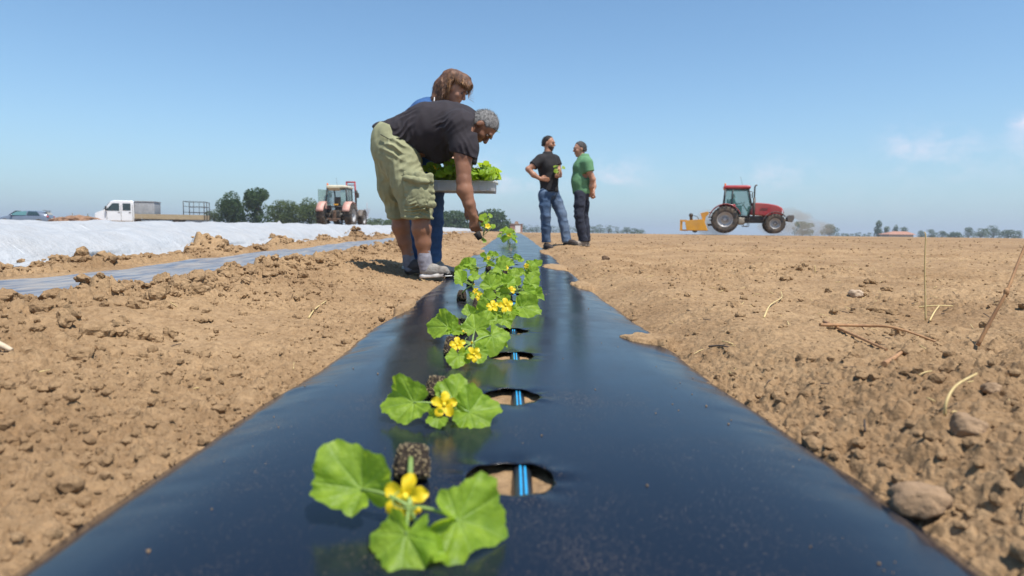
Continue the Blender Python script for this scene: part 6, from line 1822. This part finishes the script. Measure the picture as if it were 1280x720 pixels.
tree('bush', 'wide rounded olive-green tree left of the faded tractor', 'tree', 350, 376, 250, 285, 118, TREE_M, 5, 4000, G1, trunk=.03)
tree('bush', 'broad olive-green tree just behind the left side of the faded tractor', 'tree', 370, 402, 247, 286, 118, TREE_M, 6, 4500, G1, trunk=.03)
tree('broadleaf_tree', 'low tree right of the faded tractor', 'tree', 452, 480, 272.5, 288, 190, TREE_M, 7, 2000, trunk=.03)
tree('broadleaf_tree', 'low tree just left of the bending man\'s shorts', 'tree', 476, 505, 274, 288, 195, TREE_M, 8, 2000, trunk=.03)
tree('broadleaf_tree', 'spreading tree seen between the bending man\'s legs and his arm', 'tree', 544, 590, 263, 292, 190, TREE_D, 9, 5000, trunk=.05, clumps=14)
tree('broadleaf_tree', 'spreading dark tree behind the held seedling', 'tree', 594, 640, 261, 292, 200, TREE_D, 10, 5000, trunk=.05, clumps=14)
tree('bush', 'low bush left of the little brick hut', 'bush', 624, 641, 279, 292, 205, TREE_D, 11, 1500, trunk=.02)
def tree_line(name, label, x0, x1, tops, Y, m, seed, dx):
    rs = random.Random(seed); x = x0; i = 0
    while x < x1:
        t = (x - x0) / (x1 - x0); top = np.interp(t, [q[0] for q in tops], [q[1] for q in tops]) + rs.uniform(-1.2, .8); w = dx * rs.uniform(.9, 1.5)
        tree(name, label, 'tree', x - w / 2, x + w / 2, top, 291 + (x - 640) * .012, Y + rs.uniform(-20, 20), m, seed * 50 + i, 700, 'row: ' + label, trunk=.02, clumps=6)
        x += dx * rs.uniform(.75, 1.05); i += 1
tree_line('broadleaf_tree', 'dark tree in the low distant line behind the two standing men', 652, 804, [(0, 280), (.3, 281), (.7, 281.5), (.9, 284.5), (1, 287.5)], 380, TREE_D, 40, 11)
tree_line('shrub', 'tiny shrub in the thin distant line right of the red tractor', 1047, 1092, [(0, 291), (1, 291.5)], 420, TREE_D, 41, 6)
tree('broadleaf_tree', 'pale round tree veiled in the tractor\'s dust', 'tree', 991, 1016, 276.5, 295, 300, TREE_M, 12, 2500, G2, trunk=.04)
tree('broadleaf_tree', 'round lone tree right of the dust cloud', 'tree', 1027, 1046, 279.5, 295.5, 300, TREE_D, 13, 2500, G2, trunk=.04)
for i, (x0, x1, y0, m, lb) in enumerate(((1092, 1104, 275.5, TREE_D, 'slender dark tree left of the tiled roof on the right horizon'), (1104, 1113, 282.5, TREE_M, 'small tree between the slender tree and the tiled roof'), (1115, 1124, 281, TREE_D, 'tree rising over the middle of the tiled roof'),
        (1124, 1138, 283.5, TREE_D, 'round tree over the right end of the tiled roof'), (1146, 1157, 287.5, TREE_D, 'small tree just left of the tall thin straw'), (1158, 1171, 286.5, TREE_D, 'small round tree just right of the tall thin straw'), (1171, 1184, 288.5, TREE_D, 'low flat tree second to the right of the tall thin straw'),
        (1184, 1204, 289.5, TREE_D, 'lowest wide bushy tree on the right horizon'), (1203, 1218, 283.5, TREE_D, 'round dark tree, first of the taller ones near the right edge'), (1218, 1235, 285, TREE_M, 'rounded olive tree between two darker ones near the right edge'), (1234, 1250, 281.5, TREE_D, 'twin-topped dark tree, tallest near the right edge'),
        (1249, 1269, 287, TREE_D, 'wide low tree right of the twin-topped one'), (1268, 1278, 288, TREE_D, 'last small tree at the right edge of the photo'))):
    tree('broadleaf_tree', lb, 'tree', x0, x1, y0, 299, 330 + i * 3, m, 70 + i, 1800, G2, trunk=.03, clumps=8)

def farmhouse():
    Y = 322.0; a = P(1103, 296, Y); b_ = P(1138, 296, Y); w = b_.x - a.x
    root = empty('farmhouse', ((a.x + b_.x) / 2, Y, .2)); tag(root, 'low farmhouse with a pale terracotta roof among trees on the right horizon', 'house')
    hz = P(1110, 289, Y).z - .2
    b = MB(); b.box((0, 0, hz * .28), (w * .86, 8, hz * .56)); b.build('wall', mat('house_wall', (.45, .36, .28), .9), root)
    b = MB(); e = hz * .50; b.add([(-w / 2, -5, e), (w / 2, -5, e), (w / 2 - 2, 0, hz), (-w / 2 + 5, 0, hz), (-w / 2, 5, e), (w / 2, 5, e)], [(0, 1, 2, 3), (4, 3, 2, 5), (0, 3, 4), (1, 5, 2), (0, 4, 5, 1)]); b.build('roof', mat('terracotta_roof', (.42, .20, .12), .9, (.34, .16, .10), 2), root)
farmhouse()
def hut():
    Y = 150.0; a = P(637.5, 291, Y); b_ = P(653, 291, Y); w = b_.x - a.x; g = .33
    root = empty('brick_hut', ((a.x + b_.x) / 2, Y, g)); tag(root, 'little brick hut with a white door at the far end of the film', 'hut')
    h = P(645, 280.5, Y).z - g
    b = MB(); b.box((0, 0, h / 2), (w, 2.2, h)); b.build('wall', mat('old_brick', (.36, .20, .15), .9, (.26, .14, .10), 3), root)
    b = MB(); b.box((0, 0, h + .06), (w + .3, 2.5, .14)); b.build('roof', mat('hut_roof', (.30, .22, .17), .9), root)
    b = MB(); b.prism([(-.45, 0), (.45, 0), (.40, .45), (.15, .62), (-.15, .62), (-.40, .45)], (.05, 0, h + .12), (1, 0, 0), (0, 0, 1), (0, 1, 0), .8); b.build('dome_cap', mat('clay_cap', (.42, .26, .16), .9), root)
    b = MB(); b.box((.35, -1.13, h * .46), (w * .42, .06, h * .86)); b.build('door', mat('white_door', (.75, .73, .70), .7), root)
hut()
def mast():
    Y = 480.0; a = P(459, 284, Y); t = P(459, 253, Y); h = t.z - a.z
    root = empty('lattice_mast', (a.x, Y, a.z)); tag(root, 'thin red and white lattice mast on the horizon right of the faded tractor', 'mast')
    for nm, m, z0, z1 in (('lower_section', mat('mast_white', (.6, .58, .58), .7), 0, .42), ('head', mat('mast_dull_red', (.40, .16, .15), .7), .42, .74), ('antenna', mat('mast_grey', (.45, .45, .47), .7), .74, 1)):
        b = MB()
        def W(t): return .9 + (1 - t) * .5 if t < .5 else (.9 + (t - .5) * 13 if t < .72 else .3)
        zs = np.linspace(z0, z1, 8)
        for i in range(7):
            A, B_ = W(zs[i]), W(zs[i + 1]) if zs[i + 1] < .72 else W(min(zs[i + 1], .7199) if z0 < .7 else .9)
            for sx, sy in ((-1, -1), (1, -1), (1, 1), (-1, 1)):
                b.tube([(sx * A / 2, sy * A / 2, zs[i] * h), (sx * B_ / 2, sy * B_ / 2, zs[i + 1] * h)], .10, 4)
            b.tube([(-A / 2, -A / 2, zs[i] * h), (B_ / 2, -B_ / 2, zs[i + 1] * h)], .07, 4); b.tube([(A / 2, -A / 2, zs[i] * h), (-A / 2, -A / 2, zs[i] * h)], .08, 4)
        b.build(nm, m, root)
mast()
def heap():
    v, f = ico(5); root_p = P(98, 279, 50.0)
    q = v * np.array([1.9, .9, .62]); q = q * (1 + .5 * fbm(v[:, 0] * 3, v[:, 1] * 3 + v[:, 2] * 2, 8, 4))[:, None]
    o = link('earth_heap', np_mesh('earth_heap', q, f), mat('reddish_earth', (.30, .17, .10), .95, (.20, .11, .06), 3)); o.location = (root_p.x, 50, root_p.z - .08)
    tag(o, 'low heap of reddish earth between the grey car and the white truck', 'earth heap')
    rs = np.random.RandomState(5); N = 900; a = P(74, 280, 50.5); c = P(120, 280, 50.5)
    C = np.stack([rs.uniform(a.x, c.x, N), rs.uniform(50, 51.5, N), a.z + rs.rand(N) ** 2 * .45], -1)
    e = rs.normal(size=(N, 3)) * [.04, .04, .14]; e2 = np.tile([[.03, 0, 0]], (N, 1))
    V = np.stack([C - e - e2, C - e + e2, C + e], 1).reshape(-1, 3)
    o = link('dry_weeds', np_mesh('dry_weeds', V, np.arange(3 * N).reshape(-1, 3), False), mat('dry_weed', (.28, .20, .09), .9, (.12, .13, .05), 3)); tag(o, 'dry weeds growing between the car and the truck', 'weeds', kind='stuff')
    p = P(349, 283.5, 30.0); q = v * np.array([.19, .16, .14]); q[:, 2] += .08 * np.exp(-((v[:, 0]) / .3) ** 2); q = q * (1 + .2 * fbm(v[:, 0] * 3, v[:, 1] * 3 + v[:, 2] * 2, 18, 3))[:, None]
    o = link('white_sack', np_mesh('white_sack', q, f), FLEECE); o.location = (p.x, 30, p.z + .06); tag(o, 'small white sack lying on the tunnels in front of the wide olive tree', 'sack')
heap()

# ------------------------------------------------------------------ dust behind and before the red tractor, and the hazy air
def volume_mat(name, col, dens, aniso=0.2):
    m = bpy.data.materials.new(name); m.use_nodes = True; t = m.node_tree
    for n in list(t.nodes):
        if n.type != 'OUTPUT_MATERIAL': t.nodes.remove(n)
    out = [n for n in t.nodes if n.type == 'OUTPUT_MATERIAL'][0]
    v = nd(t, 'ShaderNodeVolumePrincipled'); v.inputs['Color'].default_value = col + (1,); v.inputs['Density'].default_value = dens; v.inputs['Anisotropy'].default_value = aniso
    t.links.new(v.outputs[0], out.inputs['Volume']); return m
def dust():
    v, f = ico(4); V = []; F = []; n = 0
    for px, py, Y, rx, rz, sd in ((972, 284, 36.9, 1.1, .6, 1), (988, 280, 37.4, 1.5, .95, 2), (1008, 286, 37.2, 1.6, .5, 3), (893, 280, 37.8, 1.2, .9, 5)):
        p = P(px, py, Y); q = v * np.array([rx, .9, rz]) * (1 + .5 * fbm(v[:, 0] * 2 + sd, v[:, 1] * 2 + v[:, 2] * 2, sd, 3))[:, None]
        q = q + np.array(p); q[:, 2] = np.maximum(q[:, 2], .30)
        V.append(q); F.append(f + n); n += len(v)
    o = link('dust_cloud', np_mesh('dust_cloud', np.concatenate(V), np.concatenate(F)), volume_mat('dust_air', (.85, .70, .55), .5)); tag(o, 'tan dust hanging round the red tractor', 'dust', kind='stuff')
dust()
def haze():
    b = MB(); b.box((0, 0, 17.5), (8200, 8200, 38)); b.build('haze', volume_mat('hazy_air', (.80, .87, .95), .00055))
    tag(bpy.data.objects['haze'], kind='stuff'); tag(bpy.data.objects['haze'], 'thin summer haze over the fields', 'haze')
haze()
